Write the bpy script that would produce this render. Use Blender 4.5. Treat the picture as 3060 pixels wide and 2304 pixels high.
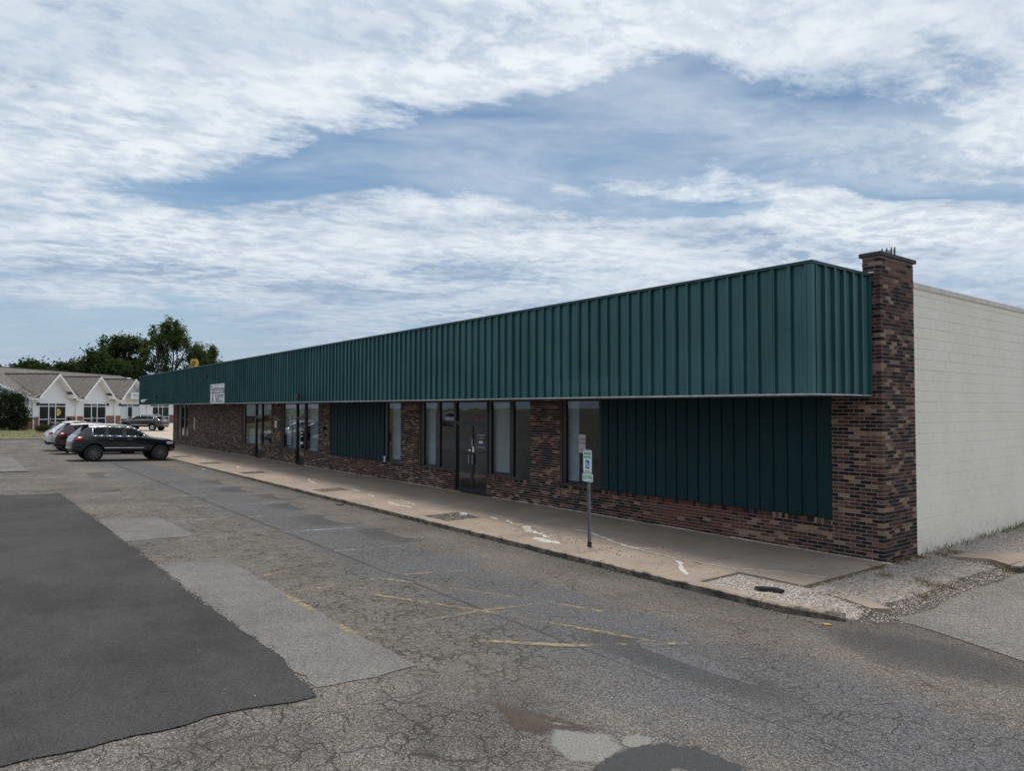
import bpy, bmesh, math, random
from mathutils import Vector, Matrix
import numpy as np
random.seed(7); rng = np.random.default_rng(11)
PI = math.pi
scn = bpy.context.scene
COL = scn.collection
for o in list(bpy.data.objects): bpy.data.objects.remove(o, do_unlink=True)

# ------------------------------------------------------------------ camera
cam_d = bpy.data.cameras.new('camera'); cam = bpy.data.objects.new('camera', cam_d); COL.objects.link(cam)
cam_d.sensor_fit = 'HORIZONTAL'; cam_d.sensor_width = 36.0; cam_d.lens = 25.208
cam_d.clip_start = 0.05; cam_d.clip_end = 6000
CR = Vector((0.60929744, 0.79293991, 0.0017144)); CU = Vector((0.02443852, -0.02093959, 0.99948201)); CF = Vector((-0.79256507, 0.60893993, 0.03213672))
CAMP = Vector((6.0795, -12.923, 2.7046))
m3 = Matrix((CR, CU, -CF)).transposed()
cam.matrix_world = Matrix.Translation(CAMP) @ m3.to_4x4()
scn.camera = cam
scn.render.resolution_x = 1024; scn.render.resolution_y = 772
scn.view_settings.view_transform = 'Standard'; scn.view_settings.look = 'None'
scn.view_settings.exposure = 0.0; scn.view_settings.gamma = 1.0; scn.view_settings.use_curve_mapping = False
scn.render.engine = 'CYCLES'

# ------------------------------------------------------------------ node helper
class NT:
    def __init__(s, tree): s.t = tree; s.n = tree.nodes; s.l = tree.links
    def new(s, typ, props=None, **ins):
        nd = s.n.new(typ)
        for k, v in (props or {}).items(): setattr(nd, k, v)
        for k, v in ins.items(): s.set(nd, k, v)
        return nd
    def set(s, nd, k, v):
        key = int(k[1:]) if (k[0] == 'i' and k[1:].isdigit()) else k.replace('_', ' ')
        sock = nd.inputs[key]
        if hasattr(v, 'is_linked') and hasattr(v, 'links'): s.l.new(v, sock)
        elif hasattr(v, 'outputs'): s.l.new(v.outputs[0], sock)
        else:
            if isinstance(v, (tuple, list)) and len(v) == 3 and sock.type == 'RGBA': v = (*v, 1)
            sock.default_value = v
    def m(s, op, a, b=0.0, c=0.0, clamp=False):
        nd = s.new('ShaderNodeMath', {'operation': op, 'use_clamp': clamp}, i0=a, i1=b, i2=c); return nd.outputs[0]
    def vm(s, op, a, b=(0, 0, 0)):
        nd = s.new('ShaderNodeVectorMath', {'operation': op}, i0=a, i1=b)
        return nd.outputs['Value'] if op in ('DOT_PRODUCT', 'LENGTH', 'DISTANCE') else nd.outputs[0]
    def mix(s, f, a, b, bt='MIX'):
        nd = s.n.new('ShaderNodeMix'); nd.data_type = 'RGBA'; nd.blend_type = bt
        for idx, v in ((0, f), (6, a), (7, b)):
            sk = nd.inputs[idx]
            if hasattr(v, 'links'): s.l.new(v, sk)
            else: sk.default_value = ((*v, 1) if isinstance(v, tuple) and len(v) == 3 else v)
        return nd.outputs[2]
    def ss(s, v, lo, hi, a=0.0, b=1.0):
        nd = s.new('ShaderNodeMapRange', {'interpolation_type': 'SMOOTHSTEP'})
        s.set(nd, 'Value', v); nd.inputs['From Min'].default_value = lo; nd.inputs['From Max'].default_value = hi
        nd.inputs['To Min'].default_value = a; nd.inputs['To Max'].default_value = b
        return nd.outputs[0]
    def noise(s, vec, scale, detail=3.0, rough=0.55, dist=0.0):
        nd = s.new('ShaderNodeTexNoise', None, Vector=vec); nd.inputs['Scale'].default_value = scale
        nd.inputs['Detail'].default_value = detail; nd.inputs['Roughness'].default_value = rough; nd.inputs['Distortion'].default_value = dist
        return nd.outputs[0]
    def noisec(s, vec, scale, detail=2.0):
        nd = s.new('ShaderNodeTexNoise', None, Vector=vec); nd.inputs['Scale'].default_value = scale; nd.inputs['Detail'].default_value = detail
        return nd.outputs[1]
    def sep(s, vec):
        nd = s.new('ShaderNodeSeparateXYZ', None, i0=vec); return nd.outputs
    def comb(s, x, y, z=0.0): return s.new('ShaderNodeCombineXYZ', None, i0=x, i1=y, i2=z).outputs[0]

# ------------------------------------------------------------------ sky and sun
SUN_EL, SUN_FROM_Y = math.radians(79), math.radians(62)      # azimuth measured from +Y towards -X
sdir = Vector((-math.sin(SUN_FROM_Y) * math.cos(SUN_EL), math.cos(SUN_FROM_Y) * math.cos(SUN_EL), math.sin(SUN_EL)))
sun_d = bpy.data.lights.new('sun', 'SUN'); sun = bpy.data.objects.new('sun', sun_d); COL.objects.link(sun)
sun_d.energy = 2.5; sun_d.angle = math.radians(13.0); sun_d.color = (1.0, 0.93, 0.83)
sun.rotation_euler = sdir.to_track_quat('Z', 'Y').to_euler()
W = bpy.data.worlds.new('World'); scn.world = W; W.use_nodes = True
W.cycles.sampling_method = 'MANUAL'; W.cycles.sample_map_resolution = 512
scn.cycles.max_bounces = 6; scn.cycles.diffuse_bounces = 3; scn.cycles.glossy_bounces = 3; scn.cycles.transparent_max_bounces = 10
w = NT(W.node_tree); w.n.clear()
SKY_STRENGTH = 0.10
tc = w.new('ShaderNodeTexCoord'); d = tc.outputs['Generated']
sky = w.new('ShaderNodeTexSky', {'sky_type': 'NISHITA', 'sun_disc': False})
sky.sun_elevation = SUN_EL; sky.sun_rotation = -SUN_FROM_Y; sky.altitude = 200; sky.air_density = 1.0; sky.dust_density = 0.6; sky.ozone_density = 2.0
dx, dy, dz = w.sep(d)
zc = w.m('MAXIMUM', dz, 0.0)
s_ = w.m('DIVIDE', 1.0, w.m('ADD', zc, 0.10))
Fv, Rv = (-0.793, 0.609, 0), (0.609, 0.793, 0)
u = w.m('MULTIPLY', w.vm('DOT_PRODUCT', d, Rv), s_); v = w.m('MULTIPLY', w.vm('DOT_PRODUCT', d, Fv), s_)
P = w.comb(u, v, 0.0)
wc = w.noisec(P, 1.4, 3.0)
def scaled(vec, k):
    nd = w.n.new('ShaderNodeVectorMath'); nd.operation = 'SCALE'; w.l.new(vec, nd.inputs[0]); nd.inputs['Scale'].default_value = k; return nd.outputs[0]
woff = w.vm('SUBTRACT', wc, (0.5, 0.5, 0.5))
Pw = w.vm('ADD', P, scaled(woff, 0.42))
uw, vw, _ = w.sep(Pw)
ul, vl, _ = w.sep(w.vm('ADD', P, scaled(woff, 0.16)))
# the cloud streets run from lower left to upper right
def street(a_, b_, z): return w.comb(w.m('ADD', w.m('MULTIPLY', a_, 0.80), w.m('MULTIPLY', b_, 0.20)), w.m('SUBTRACT', b_, w.m('MULTIPLY', a_, 0.38)), z)
Pst = street(uw, vw, 3.1); Pl = street(ul, vl, 5.3)
big = w.noise(Pst, 1.15, 4.0, 0.55)
fine = w.noise(Pl, 5.5, 7.0, 0.68)
def blob(cu, cv, ru, rv, ang=0.0):
    ca, sa = math.cos(ang), math.sin(ang)
    a = w.m('SUBTRACT', uw, cu); b = w.m('SUBTRACT', vw, cv)
    p = w.m('DIVIDE', w.m('ADD', w.m('MULTIPLY', a, ca), w.m('MULTIPLY', b, sa)), ru)
    q = w.m('DIVIDE', w.m('SUBTRACT', w.m('MULTIPLY', b, ca), w.m('MULTIPLY', a, sa)), rv)
    r2 = w.m('ADD', w.m('MULTIPLY', p, p), w.m('MULTIPLY', q, q))
    return w.m('EXPONENT', w.m('MULTIPLY', r2, -1.0))
holes = [(-0.70, 2.36, 0.50, 0.11, -0.22, 0.95), (-0.15, 2.20, 0.40, 0.17, -0.2, 0.95), (0.22, 2.02, 0.42, 0.24, -0.1, 0.85), (0.85, 1.98, 0.50, 0.28, 0.1, 0.55),
         (0.50, 2.55, 0.50, 0.10, 0.15, 0.65), (1.30, 2.34, 0.35, 0.08, 0.1, 0.60), (-2.75, 4.5, 0.9, 0.6, 0.2, 0.75),
         (-0.5, 5.8, 2.2, 0.6, 0.1, 0.30), (1.5, -1.4, 0.6, 0.5, 0.3, 0.6), (-1.6, -0.6, 0.5, 0.35, 0.8, 0.6), (3.0, 0.9, 0.8, 0.5, 0, 0.6), (-2.9, 0.3, 0.8, 0.4, 1.2, 0.6)]
hs = None
for (a_, b_, c_, e_, g_, k_) in holes:
    t_ = w.m('MULTIPLY', blob(a_, b_, c_, e_, g_), k_)
    hs = t_ if hs is None else w.m('ADD', hs, t_)
hs = w.m('MINIMUM', hs, 1.0)
for (a_, b_, c_, e_, g_, k_) in [(-0.9, 1.75, 0.8, 0.35, -0.1, 0.25), (-0.4, 3.0, 1.5, 0.35, 0.05, 0.30), (1.35, 1.98, 0.35, 0.25, 0.0, 0.3), (0.45, 1.50, 0.7, 0.14, -0.05, 0.3)]:
    hs = w.m('SUBTRACT', hs, w.m('MULTIPLY', blob(a_, b_, c_, e_, g_), k_))
dens = w.m('ADD', w.m('ADD', w.m('MULTIPLY', big, 0.70), w.m('MULTIPLY', fine, 0.66)), w.m('MULTIPLY', hs, -0.60))
alpha = w.ss(dens, 0.43, 0.70)
# thin veil, denser to the right of the open blue
veil = w.noise(w.comb(w.m('MULTIPLY', uw, 0.45), w.m('MULTIPLY', vw, 1.2), 7.7), 1.8, 5.0, 0.6)
vb = w.m('ADD', 0.42, w.m('MULTIPLY', blob(0.85, 2.05, 0.75, 0.50), 0.36))
alpha = w.m('MAXIMUM', alpha, w.m('MULTIPLY', w.ss(veil, 0.26, 0.66), vb))
# cloud body: thin parts bright, thick parts blue grey, with fine cells
shade = w.noise(w.comb(w.m('MULTIPLY', uw, 0.7), w.m('MULTIPLY', vw, 1.3), 1.3), 1.7, 4.0, 0.6)
cells = w.noise(Pl, 14.0, 4.0, 0.66)
thick = w.m('ADD', w.m('MULTIPLY', w.ss(shade, 0.38, 0.70), w.ss(v, 1.3, 2.6, 0.52, 0.78)), w.m('MULTIPLY', w.ss(cells, 0.38, 0.64), w.ss(w.noise(P, 1.1, 2.0), 0.36, 0.62, 0.22, 0.50)))
thick = w.m('MULTIPLY', thick, w.ss(dens, 0.42, 0.95, 0.60, 1.0))
low = w.ss(v, 2.5, 4.2)
thick = w.m('MINIMUM', w.m('ADD', thick, w.m('MULTIPLY', low, 0.36)), 1.0)
def csky(c): return tuple(x / SKY_STRENGTH for x in c)
ccol = w.mix(thick, csky((0.83, 0.885, 0.935)), csky((0.345, 0.45, 0.60)))
# light scattered forward through the cloud around the sun
glow = w.m('POWER', w.m('MAXIMUM', w.vm('DOT_PRODUCT', d, tuple(sdir)), 0.0), 6.0)
ccol = w.mix(1.0, ccol, w.mix(glow, (1, 1, 1), (1.8, 1.75, 1.65)), 'MULTIPLY')
skyc = w.mix(1.0, sky.outputs[0], (0.86, 1.00, 1.00), 'MULTIPLY')
col = w.mix(alpha, skyc, ccol)
haze = w.ss(dz, 0.0, 0.20, 0.82, 0.0)
col = w.mix(haze, col, csky((0.40, 0.48, 0.62)))
bg = w.new('ShaderNodeBackground', None, Color=col, Strength=SKY_STRENGTH)
out = w.new('ShaderNodeOutputWorld'); w.l.new(bg.outputs[0], out.inputs[0])

# ------------------------------------------------------------------ materials
MATS = {}
def base_mat(name):
    m = bpy.data.materials.new(name); m.use_nodes = True; t = NT(m.node_tree); t.n.clear()
    o = t.new('ShaderNodeOutputMaterial'); b = t.new('ShaderNodeBsdfPrincipled'); t.l.new(b.outputs[0], o.inputs[0])
    MATS[name] = m
    return m, t, b, o
def obj_co(t): return t.new('ShaderNodeTexCoord').outputs['Object']
def geo_co(t): return t.new('ShaderNodeNewGeometry').outputs['Position']
def bump(t, b, h, strength=0.3, dist=0.01):
    nd = t.new('ShaderNodeBump', None, Height=h); nd.inputs['Strength'].default_value = strength; nd.inputs['Distance'].default_value = dist
    t.l.new(nd.outputs[0], b.inputs['Normal'])
def simple(name, c, rough=0.6, metal=0.0, var=0.12, scale=4.0, bmp=0.0, bscale=60.0, spec=0.5, grime=0.0, coat=0.0):
    m, t, b, o = base_mat(name); co = geo_co(t)
    n = t.noise(co, scale, 5.0, 0.6)
    lo = tuple(x * (1 - var) for x in c); hi = tuple(min(1, x * (1 + var)) for x in c)
    cc = t.mix(t.ss(n, 0.3, 0.7), lo, hi)
    if grime:
        g = t.noise(co, scale * 6, 6.0, 0.7); cc = t.mix(t.m('MULTIPLY', t.ss(g, 0.55, 0.75), grime), cc, tuple(x * 0.35 for x in c))
    t.set(b, 'Base Color', cc); b.inputs['Roughness'].default_value = rough; b.inputs['Metallic'].default_value = metal
    b.inputs['Specular IOR Level'].default_value = spec
    if coat: b.inputs['Coat Weight'].default_value = coat; b.inputs['Coat Roughness'].default_value = 0.04
    if bmp: bump(t, b, t.noise(co, bscale, 4.0, 0.6), bmp, 0.01)
    return m

def asphalt(name, c_lo, c_hi, speck=0.5, cracks=0.0, fine_zone=False, bm=0.5, kerb_band=False, streak=0.0):
    m, t, b, o = base_mat(name); co = geo_co(t)
    x, y, z = t.sep(co)
    flat = t.comb(x, y, 0.0)
    n1 = t.noise(flat, 0.55, 6.0, 0.62); n2 = t.noise(flat, 3.2, 6.0, 0.65)
    c = t.mix(t.ss(t.m('ADD', t.m('MULTIPLY', n1, 0.65), t.m('MULTIPLY', n2, 0.35)), 0.36, 0.64), c_lo, c_hi)
    if kerb_band:
        wob = t.m('MULTIPLY', t.m('SUBTRACT', t.noise(flat, 0.7, 4.0), 0.5), 1.8)
        yy = t.m('ADD', y, wob)
        band = t.m('MULTIPLY', t.ss(yy, -6.0, -5.2), t.ss(yy, -4.25, -4.0, 1.0, 0.15))
        band = t.m('MULTIPLY', band, t.ss(t.noise(flat, 1.7, 5.0, 0.7), 0.30, 0.60))
        c = t.mix(t.m('MULTIPLY', band, 0.62), c, (0.142, 0.120, 0.106))
        gut = t.m('MULTIPLY', t.ss(y, -4.6, -4.1), t.ss(n2, 0.3, 0.6))
        c = t.mix(t.m('MULTIPLY', gut, 0.55), c, (0.072, 0.064, 0.058))
        seal = t.m('MULTIPLY', t.ss(yy, -8.6, -7.4), t.ss(yy, -5.9, -5.2, 1.0, 0.0))
        c = t.mix(t.m('MULTIPLY', seal, t.ss(n1, 0.35, 0.6, 0.45, 0.85)), c, (0.098, 0.100, 0.108))
        # tan dirt rubbed into the worn cells
        worn = t.m('MULTIPLY', t.ss(t.noise(flat, 0.33, 4.0, 0.6), 0.5, 0.66), t.ss(yy, -7.0, -7.8))
        c = t.mix(t.m('MULTIPLY', worn, 0.5), c, (0.170, 0.148, 0.126))
        st = t.noise(t.comb(t.m('MULTIPLY', x, 0.25), t.m('MULTIPLY', y, 2.4), 2.0), 1.0, 5.0, 0.65)
        c = t.mix(t.m('MULTIPLY', t.ss(st, 0.52, 0.70), 0.30), c, (0.075, 0.075, 0.080))
    g = t.noise(flat, 95.0, 3.0, 0.7); g2 = t.noise(flat, 38.0, 2.0, 0.6)
    sp = t.ss(g, 0.38, 0.66, max(0.12, 1.0 - 0.72 * speck), 1.0 + 0.85 * speck)
    sp2 = t.ss(g2, 0.37, 0.64, 1.0 - 0.40 * speck, 1.0 + 0.42 * speck)
    g3 = t.noise(flat, 14.0, 4.0, 0.7); sp2 = t.m('MULTIPLY', sp2, t.ss(g3, 0.34, 0.66, 1.0 - 0.22 * speck, 1.0 + 0.22 * speck))
    c = t.mix(1.0, c, t.comb(sp, sp, sp), 'MULTIPLY'); c = t.mix(1.0, c, t.comb(sp2, sp2, sp2), 'MULTIPLY')
    h = t.m('ADD', t.m('MULTIPLY', g, 0.6), t.m('MULTIPLY', g2, 0.6))
    if cracks:
        wv = t.noisec(flat, 2.6, 4.0)
        warp = t.new('ShaderNodeVectorMath', {'operation': 'MULTIPLY_ADD'}, i0=wv, i1=(0.30, 0.30, 0.0), i2=flat).outputs[0]
        wv2 = t.noisec(flat, 11.0, 3.0)
        warp = t.new('ShaderNodeVectorMath', {'operation': 'MULTIPLY_ADD'}, i0=wv2, i1=(0.075, 0.075, 0.0), i2=warp).outputs[0]
        def vor(scale, wid, seed):
            nd = t.new('ShaderNodeTexVoronoi', {'feature': 'DISTANCE_TO_EDGE'}, Vector=t.vm('ADD', warp, (seed, seed * 1.7, 0))); nd.inputs['Scale'].default_value = scale
            wdn = t.m('MULTIPLY', t.ss(t.noise(flat, 2.3, 4.0, 0.65), 0.36, 0.68, 0.12, 1.7), wid * scale)
            return t.m('SUBTRACT', 1.0, t.m('MINIMUM', t.m('DIVIDE', nd.outputs[0], wdn), 1.0), clamp=True)
        k1 = t.m('MULTIPLY', vor(1.5, 0.0065, 3.0), t.ss(t.noise(flat, 0.8, 3.0), 0.42, 0.56))
        k2 = t.m('MULTIPLY', vor(4.4, 0.0048, 9.0), t.ss(t.noise(flat, 0.42, 4.0, 0.6), 0.46, 0.60))
        if fine_zone:
            wob2 = t.m('MULTIPLY', t.m('SUBTRACT', t.noise(flat, 0.9, 4.0), 0.5), 2.0)
            y2 = t.m('ADD', y, wob2)
            z1 = t.m('MULTIPLY', t.ss(y2, -9.5, -8.9), t.ss(y2, -7.6, -7.0, 1.0, 0.0))
            z1 = t.m('MULTIPLY', z1, t.ss(x, -26.0, -20.0)); z1 = t.m('MULTIPLY', z1, t.ss(x, 1.2, -0.6))
            near = t.m('MULTIPLY', t.ss(y2, -9.0, -9.7), t.ss(x, 3.4, 2.0))
            k3 = t.m('MULTIPLY', vor(7.4, 0.0072, 5.0), z1)
            k2 = t.m('MAXIMUM', k2, t.m('MULTIPLY', vor(4.4, 0.0062, 9.0), t.m('MAXIMUM', t.m('MULTIPLY', near, 0.75), t.m('MULTIPLY', z1, 0.8))))
            k2 = t.m('MAXIMUM', k2, k3)
            k1 = t.m('MAXIMUM', k1, t.m('MULTIPLY', vor(2.3, 0.0090, 3.0), near))
            c = t.mix(t.m('MULTIPLY', z1, 0.35), c, (0.150, 0.132, 0.112))
        k = t.m('MULTIPLY', t.m('MAXIMUM', k1, k2), cracks, clamp=True)
        c = t.mix(k, c, (0.034, 0.030, 0.026))
        h = t.m('SUBTRACT', h, t.m('MULTIPLY', k, 2.2))
    t.set(b, 'Base Color', c); b.inputs['Roughness'].default_value = 0.92; b.inputs['Specular IOR Level'].default_value = 0.25
    bump(t, b, h, bm, 0.012)
    return m

def brick_mat(name, from_object):
    m, t, b, o = base_mat(name); co = geo_co(t)
    if from_object: c = t.new('ShaderNodeObjectInfo').outputs['Color']
    else: c = t.new('ShaderNodeAttribute', {'attribute_name': 'tint'}).outputs['Color']
    n = t.noise(co, 70.0, 5.0, 0.65); n2 = t.noise(co, 26.0, 2.0, 0.6)
    f = t.m('ADD', t.m('MULTIPLY', n, 0.6), t.m('MULTIPLY', n2, 0.45))
    k = t.ss(f, 0.35, 0.75, 0.72, 1.32)
    c = t.mix(1.0, c, t.comb(k, k, k), 'MULTIPLY')
    t.set(b, 'Base Color', c); b.inputs['Roughness'].default_value = 0.85; b.inputs['Specular IOR Level'].default_value = 0.3
    bump(t, b, t.noise(co, 120.0, 4.0, 0.7), 0.35, 0.004)
    return m

def glass_mat(name, tint=(0.5, 0.55, 0.56), refl=1.0):
    m, t, b, o = base_mat(name); t.n.remove(b)
    tr = t.new('ShaderNodeBsdfTransparent', None, Color=tint); gl = t.new('ShaderNodeBsdfGlossy', None, Color=(0.95, 0.97, 1.0), Roughness=0.015)
    co = geo_co(t)
    nd = t.new('ShaderNodeBump', None, Height=t.noise(co, 0.9, 2.0)); nd.inputs['Strength'].default_value = 0.05; nd.inputs['Distance'].default_value = 0.05
    t.l.new(nd.outputs[0], gl.inputs['Normal'])
    fr = t.new('ShaderNodeFresnel', None, IOR=1.52)
    mx = t.new('ShaderNodeMixShader', None, i0=t.m('MULTIPLY', t.m('MULTIPLY', t.m('ADD', fr.outputs[0], 0.03), refl, clamp=True), t.m('SUBTRACT', 1.0, t.new('ShaderNodeNewGeometry').outputs['Backfacing']))); t.l.new(tr.outputs[0], mx.inputs[1]); t.l.new(gl.outputs[0], mx.inputs[2])
    t.l.new(mx.outputs[0], o.inputs[0]); return m

def soft_mat(name, c, c2, rough=0.9, lo=0.25, hi=0.6, top=1.0):
    # a worn or damp area: full in its middle, broken up by noise towards its rim (rim attribute 0..1)
    m, t, b, o = base_mat(name); co = geo_co(t); a = t.new('ShaderNodeAttribute', {'attribute_name': 'rim'}).outputs['Fac']
    n = t.noise(co, 9.0, 7.0, 0.7); g_ = t.noise(co, 95.0, 3.0, 0.7)
    cc = t.mix(t.ss(g_, 0.35, 0.68), c, c2); t.set(b, 'Base Color', cc); b.inputs['Roughness'].default_value = rough; bump(t, b, g_, 0.5, 0.01)
    f = t.m('ADD', a, t.m('MULTIPLY', t.m('SUBTRACT', n, 0.5), 0.9))
    tr = t.new('ShaderNodeBsdfTransparent'); mx = t.new('ShaderNodeMixShader', None, i0=t.ss(f, lo, hi, 0.0, top)); t.l.new(tr.outputs[0], mx.inputs[1]); t.l.new(b.outputs[0], mx.inputs[2]); t.l.new(mx.outputs[0], o.inputs[0]); return m
def leaf_mat(name, c1, c2):
    m, t, b, o = base_mat(name); t.n.remove(b)
    n = t.noise(geo_co(t), 0.9, 4.0, 0.6); a = t.new('ShaderNodeAttribute', {'attribute_name': 'tint'}).outputs['Fac']
    c = t.mix(t.ss(t.m('ADD', t.m('MULTIPLY', n, 0.5), t.m('MULTIPLY', a, 0.5)), 0.3, 0.7), c1, c2)
    df = t.new('ShaderNodeBsdfDiffuse', None, Color=c); tl = t.new('ShaderNodeBsdfTranslucent', None, Color=t.mix(1.0, c, (1.2, 1.35, 0.6), 'MULTIPLY'))
    mx = t.new('ShaderNodeMixShader', None, i0=0.28); t.l.new(df.outputs[0], mx.inputs[1]); t.l.new(tl.outputs[0], mx.inputs[2]); t.l.new(mx.outputs[0], o.inputs[0]); return m

def paint_line_mat(name, c, cover):
    m, t, b, o = base_mat(name); co = geo_co(t)
    x, y, z = t.sep(co); fl = t.comb(x, y, 0)
    n = t.noise(fl, 7.0, 7.0, 0.72); n2 = t.noise(fl, 45.0, 3.0, 0.7); n3 = t.noise(fl, 0.9, 2.0)
    f = t.m('ADD', t.m('ADD', t.m('MULTIPLY', n, 0.55), t.m('MULTIPLY', n2, 0.25)), t.m('MULTIPLY', n3, 0.35))
    t.set(b, 'Base Color', t.mix(n, tuple(k * 0.75 for k in c), c)); b.inputs['Roughness'].default_value = 0.8
    tr = t.new('ShaderNodeBsdfTransparent'); mx = t.new('ShaderNodeMixShader', None, i0=t.ss(f, 0.56 - cover, 0.74 - cover, 0.0, 0.74))
    t.l.new(tr.outputs[0], mx.inputs[1]); t.l.new(b.outputs[0], mx.inputs[2]); t.l.new(mx.outputs[0], o.inputs[0]); return m

def concrete(name, c, var=0.14, stain=0.4, dark=(0.17, 0.15, 0.13), grime_face=False):
    m, t, b, o = base_mat(name); co = geo_co(t)
    n = t.noise(co, 0.8, 6.0, 0.62); n2 = t.noise(co, 5.0, 6.0, 0.68); g = t.noise(co, 140.0, 3.0, 0.7)
    cc = t.mix(t.ss(t.m('ADD', t.m('MULTIPLY', n, 0.6), t.m('MULTIPLY', n2, 0.4)), 0.35, 0.65), tuple(k * (1 - var) for k in c), tuple(k * (1 + var) for k in c))
    cc = t.mix(t.m('MULTIPLY', t.ss(n2, 0.54, 0.75), stain), cc, dark)
    sp = t.ss(g, 0.3, 0.7, 0.86, 1.12); cc = t.mix(1.0, cc, t.comb(sp, sp, sp), 'MULTIPLY')
    if grime_face:   # black mildew and tar splash low on the kerb
        gf = t.m('MULTIPLY', t.ss(t.m('ADD', t.sep(co)[2], t.m('MULTIPLY', t.m('SUBTRACT', n2, 0.5), 0.12)), -0.015, -0.05), t.ss(n2, 0.36, 0.62, 0.95, 0.45)); cc = t.mix(gf, cc, (0.042, 0.038, 0.034))
    # hairline cracks
    wv = t.noisec(co, 2.2, 4.0)
    warp = t.new('ShaderNodeVectorMath', {'operation': 'MULTIPLY_ADD'}, i0=wv, i1=(0.5, 0.5, 0.0), i2=co).outputs[0]
    vo = t.new('ShaderNodeTexVoronoi', {'feature': 'DISTANCE_TO_EDGE'}, Vector=warp); vo.inputs['Scale'].default_value = 0.55
    k = t.m('MULTIPLY', t.m('SUBTRACT', 1.0, t.m('MINIMUM', t.m('DIVIDE', vo.outputs[0], 0.004), 1.0), clamp=True), t.ss(t.noise(co, 0.5, 2.0), 0.47, 0.55))
    cc = t.mix(t.m('MULTIPLY', k, 0.8), cc, (0.07, 0.06, 0.05))
    t.set(b, 'Base Color', cc); b.inputs['Roughness'].default_value = 0.9; b.inputs['Specular IOR Level'].default_value = 0.25
    bump(t, b, t.m('ADD', g, t.m('MULTIPLY', n2, 1.5)), 0.25, 0.006); return m

asphalt('asphalt_old', (0.094, 0.085, 0.079), (0.168, 0.153, 0.141), 0.95, 0.92, True, 0.6, True)
asphalt('asphalt_new', (0.034, 0.033, 0.033), (0.056, 0.054, 0.053), 0.48, 0.0, False, 0.4)
asphalt('asphalt_patch', (0.124, 0.118, 0.113), (0.172, 0.164, 0.156), 0.60, 0.45, False, 0.4)
asphalt('asphalt_patch_dark', (0.052, 0.052, 0.054), (0.068, 0.068, 0.070), 0.6, 0.0, False, 0.5)
asphalt('asphalt_pale', (0.23, 0.224, 0.214), (0.29, 0.282, 0.268), 0.9, 0.2, False, 0.5)
asphalt('asphalt_drive', (0.145, 0.136, 0.127), (0.205, 0.193, 0.180), 0.85, 0.4, False, 0.5)
asphalt('seam_tar', (0.050, 0.049, 0.049), (0.082, 0.080, 0.078), 0.5, 0.0, False, 0.4)
paint_line_mat('yellow_paint', (0.40, 0.31, 0.16), 0.045); paint_line_mat('yellow_paint_worn', (0.40, 0.33, 0.19), 0.035)
paint_line_mat('white_paint_worn', (0.42, 0.42, 0.42), 0.05)
concrete('concrete_walk', (0.292, 0.236, 0.196), 0.16, 0.5); concrete('concrete_kerb', (0.30, 0.245, 0.20), 0.15, 0.6, (0.08, 0.07, 0.06), True); concrete('concrete_apron', (0.42, 0.36, 0.29), 0.1, 0.2)
soft_mat('damp_stain', (0.050, 0.038, 0.030), (0.12, 0.088, 0.070), 0.9, 0.05, 1.25, 0.9); soft_mat('pale_wear', (0.13, 0.126, 0.12), (0.33, 0.32, 0.30), 0.9, 0.15, 0.7, 0.85); soft_mat('black_tar', (0.024, 0.024, 0.025), (0.066, 0.066, 0.068), 0.9, 0.05, 0.25); soft_mat('oil_stain', (0.045, 0.045, 0.048), (0.10, 0.10, 0.105), 0.8, 0.1, 1.5, 0.62)
simple('crack_filler', (0.50, 0.47, 0.43), 0.9, var=0.3, scale=14)
simple('gravel_bed', (0.34, 0.30, 0.275), 0.95, var=0.35, scale=20, bmp=0.8, bscale=40); simple('gravel_dark', (0.12, 0.10, 0.085), 0.95, var=0.4, scale=25, bmp=0.8)
simple('dirt', (0.10, 0.078, 0.058), 0.95, var=0.35, scale=8, bmp=0.5)
def stone_mat(name, c1, c2):
    m, t, b, o = base_mat(name); a = t.new('ShaderNodeAttribute', {'attribute_name': 'tint'}).outputs['Fac']
    t.set(b, 'Base Color', t.mix(a, c1, c2)); b.inputs['Roughness'].default_value = 0.9; return m
stone_mat('pebble', (0.23, 0.19, 0.165), (0.60, 0.53, 0.47)); stone_mat('pebble_dark', (0.05, 0.045, 0.04), (0.34, 0.29, 0.25)); stone_mat('litter', (0.06, 0.045, 0.035), (0.34, 0.27, 0.19))
stone_mat('tar_crumb', (0.03, 0.03, 0.03), (0.10, 0.095, 0.09)); stone_mat('dry_grass', (0.08, 0.065, 0.03), (0.26, 0.19, 0.09)); stone_mat('green_weed', (0.045, 0.06, 0.025), (0.20, 0.19, 0.09))
simple('mortar', (0.36, 0.29, 0.26), 0.95, var=0.15, scale=6, bmp=0.5); brick_mat('brick_single', True); brick_mat('brick_many', False)
def green_mat(name, c, c2, rough, spec=0.4):
    m, t, b, o = base_mat(name); co = geo_co(t); x, y, z = t.sep(co)
    st = t.noise(t.comb(t.m('MULTIPLY', x, 9.0), t.m('MULTIPLY', y, 9.0), t.m('MULTIPLY', z, 0.55)), 1.0, 6.0, 0.65); n = t.noise(co, 0.7, 4.0)
    t.set(b, 'Base Color', t.mix(t.ss(t.m('ADD', t.m('MULTIPLY', st, 0.55), t.m('MULTIPLY', n, 0.45)), 0.38, 0.64), c, c2))
    rr = t.ss(st, 0.3, 0.7, rough - 0.06, rough + 0.10); t.set(b, 'Roughness', rr); b.inputs['Specular IOR Level'].default_value = spec
    bump(t, b, t.noise(co, 2.5, 3.0), 0.12, 0.02); return m
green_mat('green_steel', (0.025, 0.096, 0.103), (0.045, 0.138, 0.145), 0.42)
green_mat('green_board', (0.004, 0.026, 0.032), (0.007, 0.036, 0.042), 0.60, 0.22)
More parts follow.
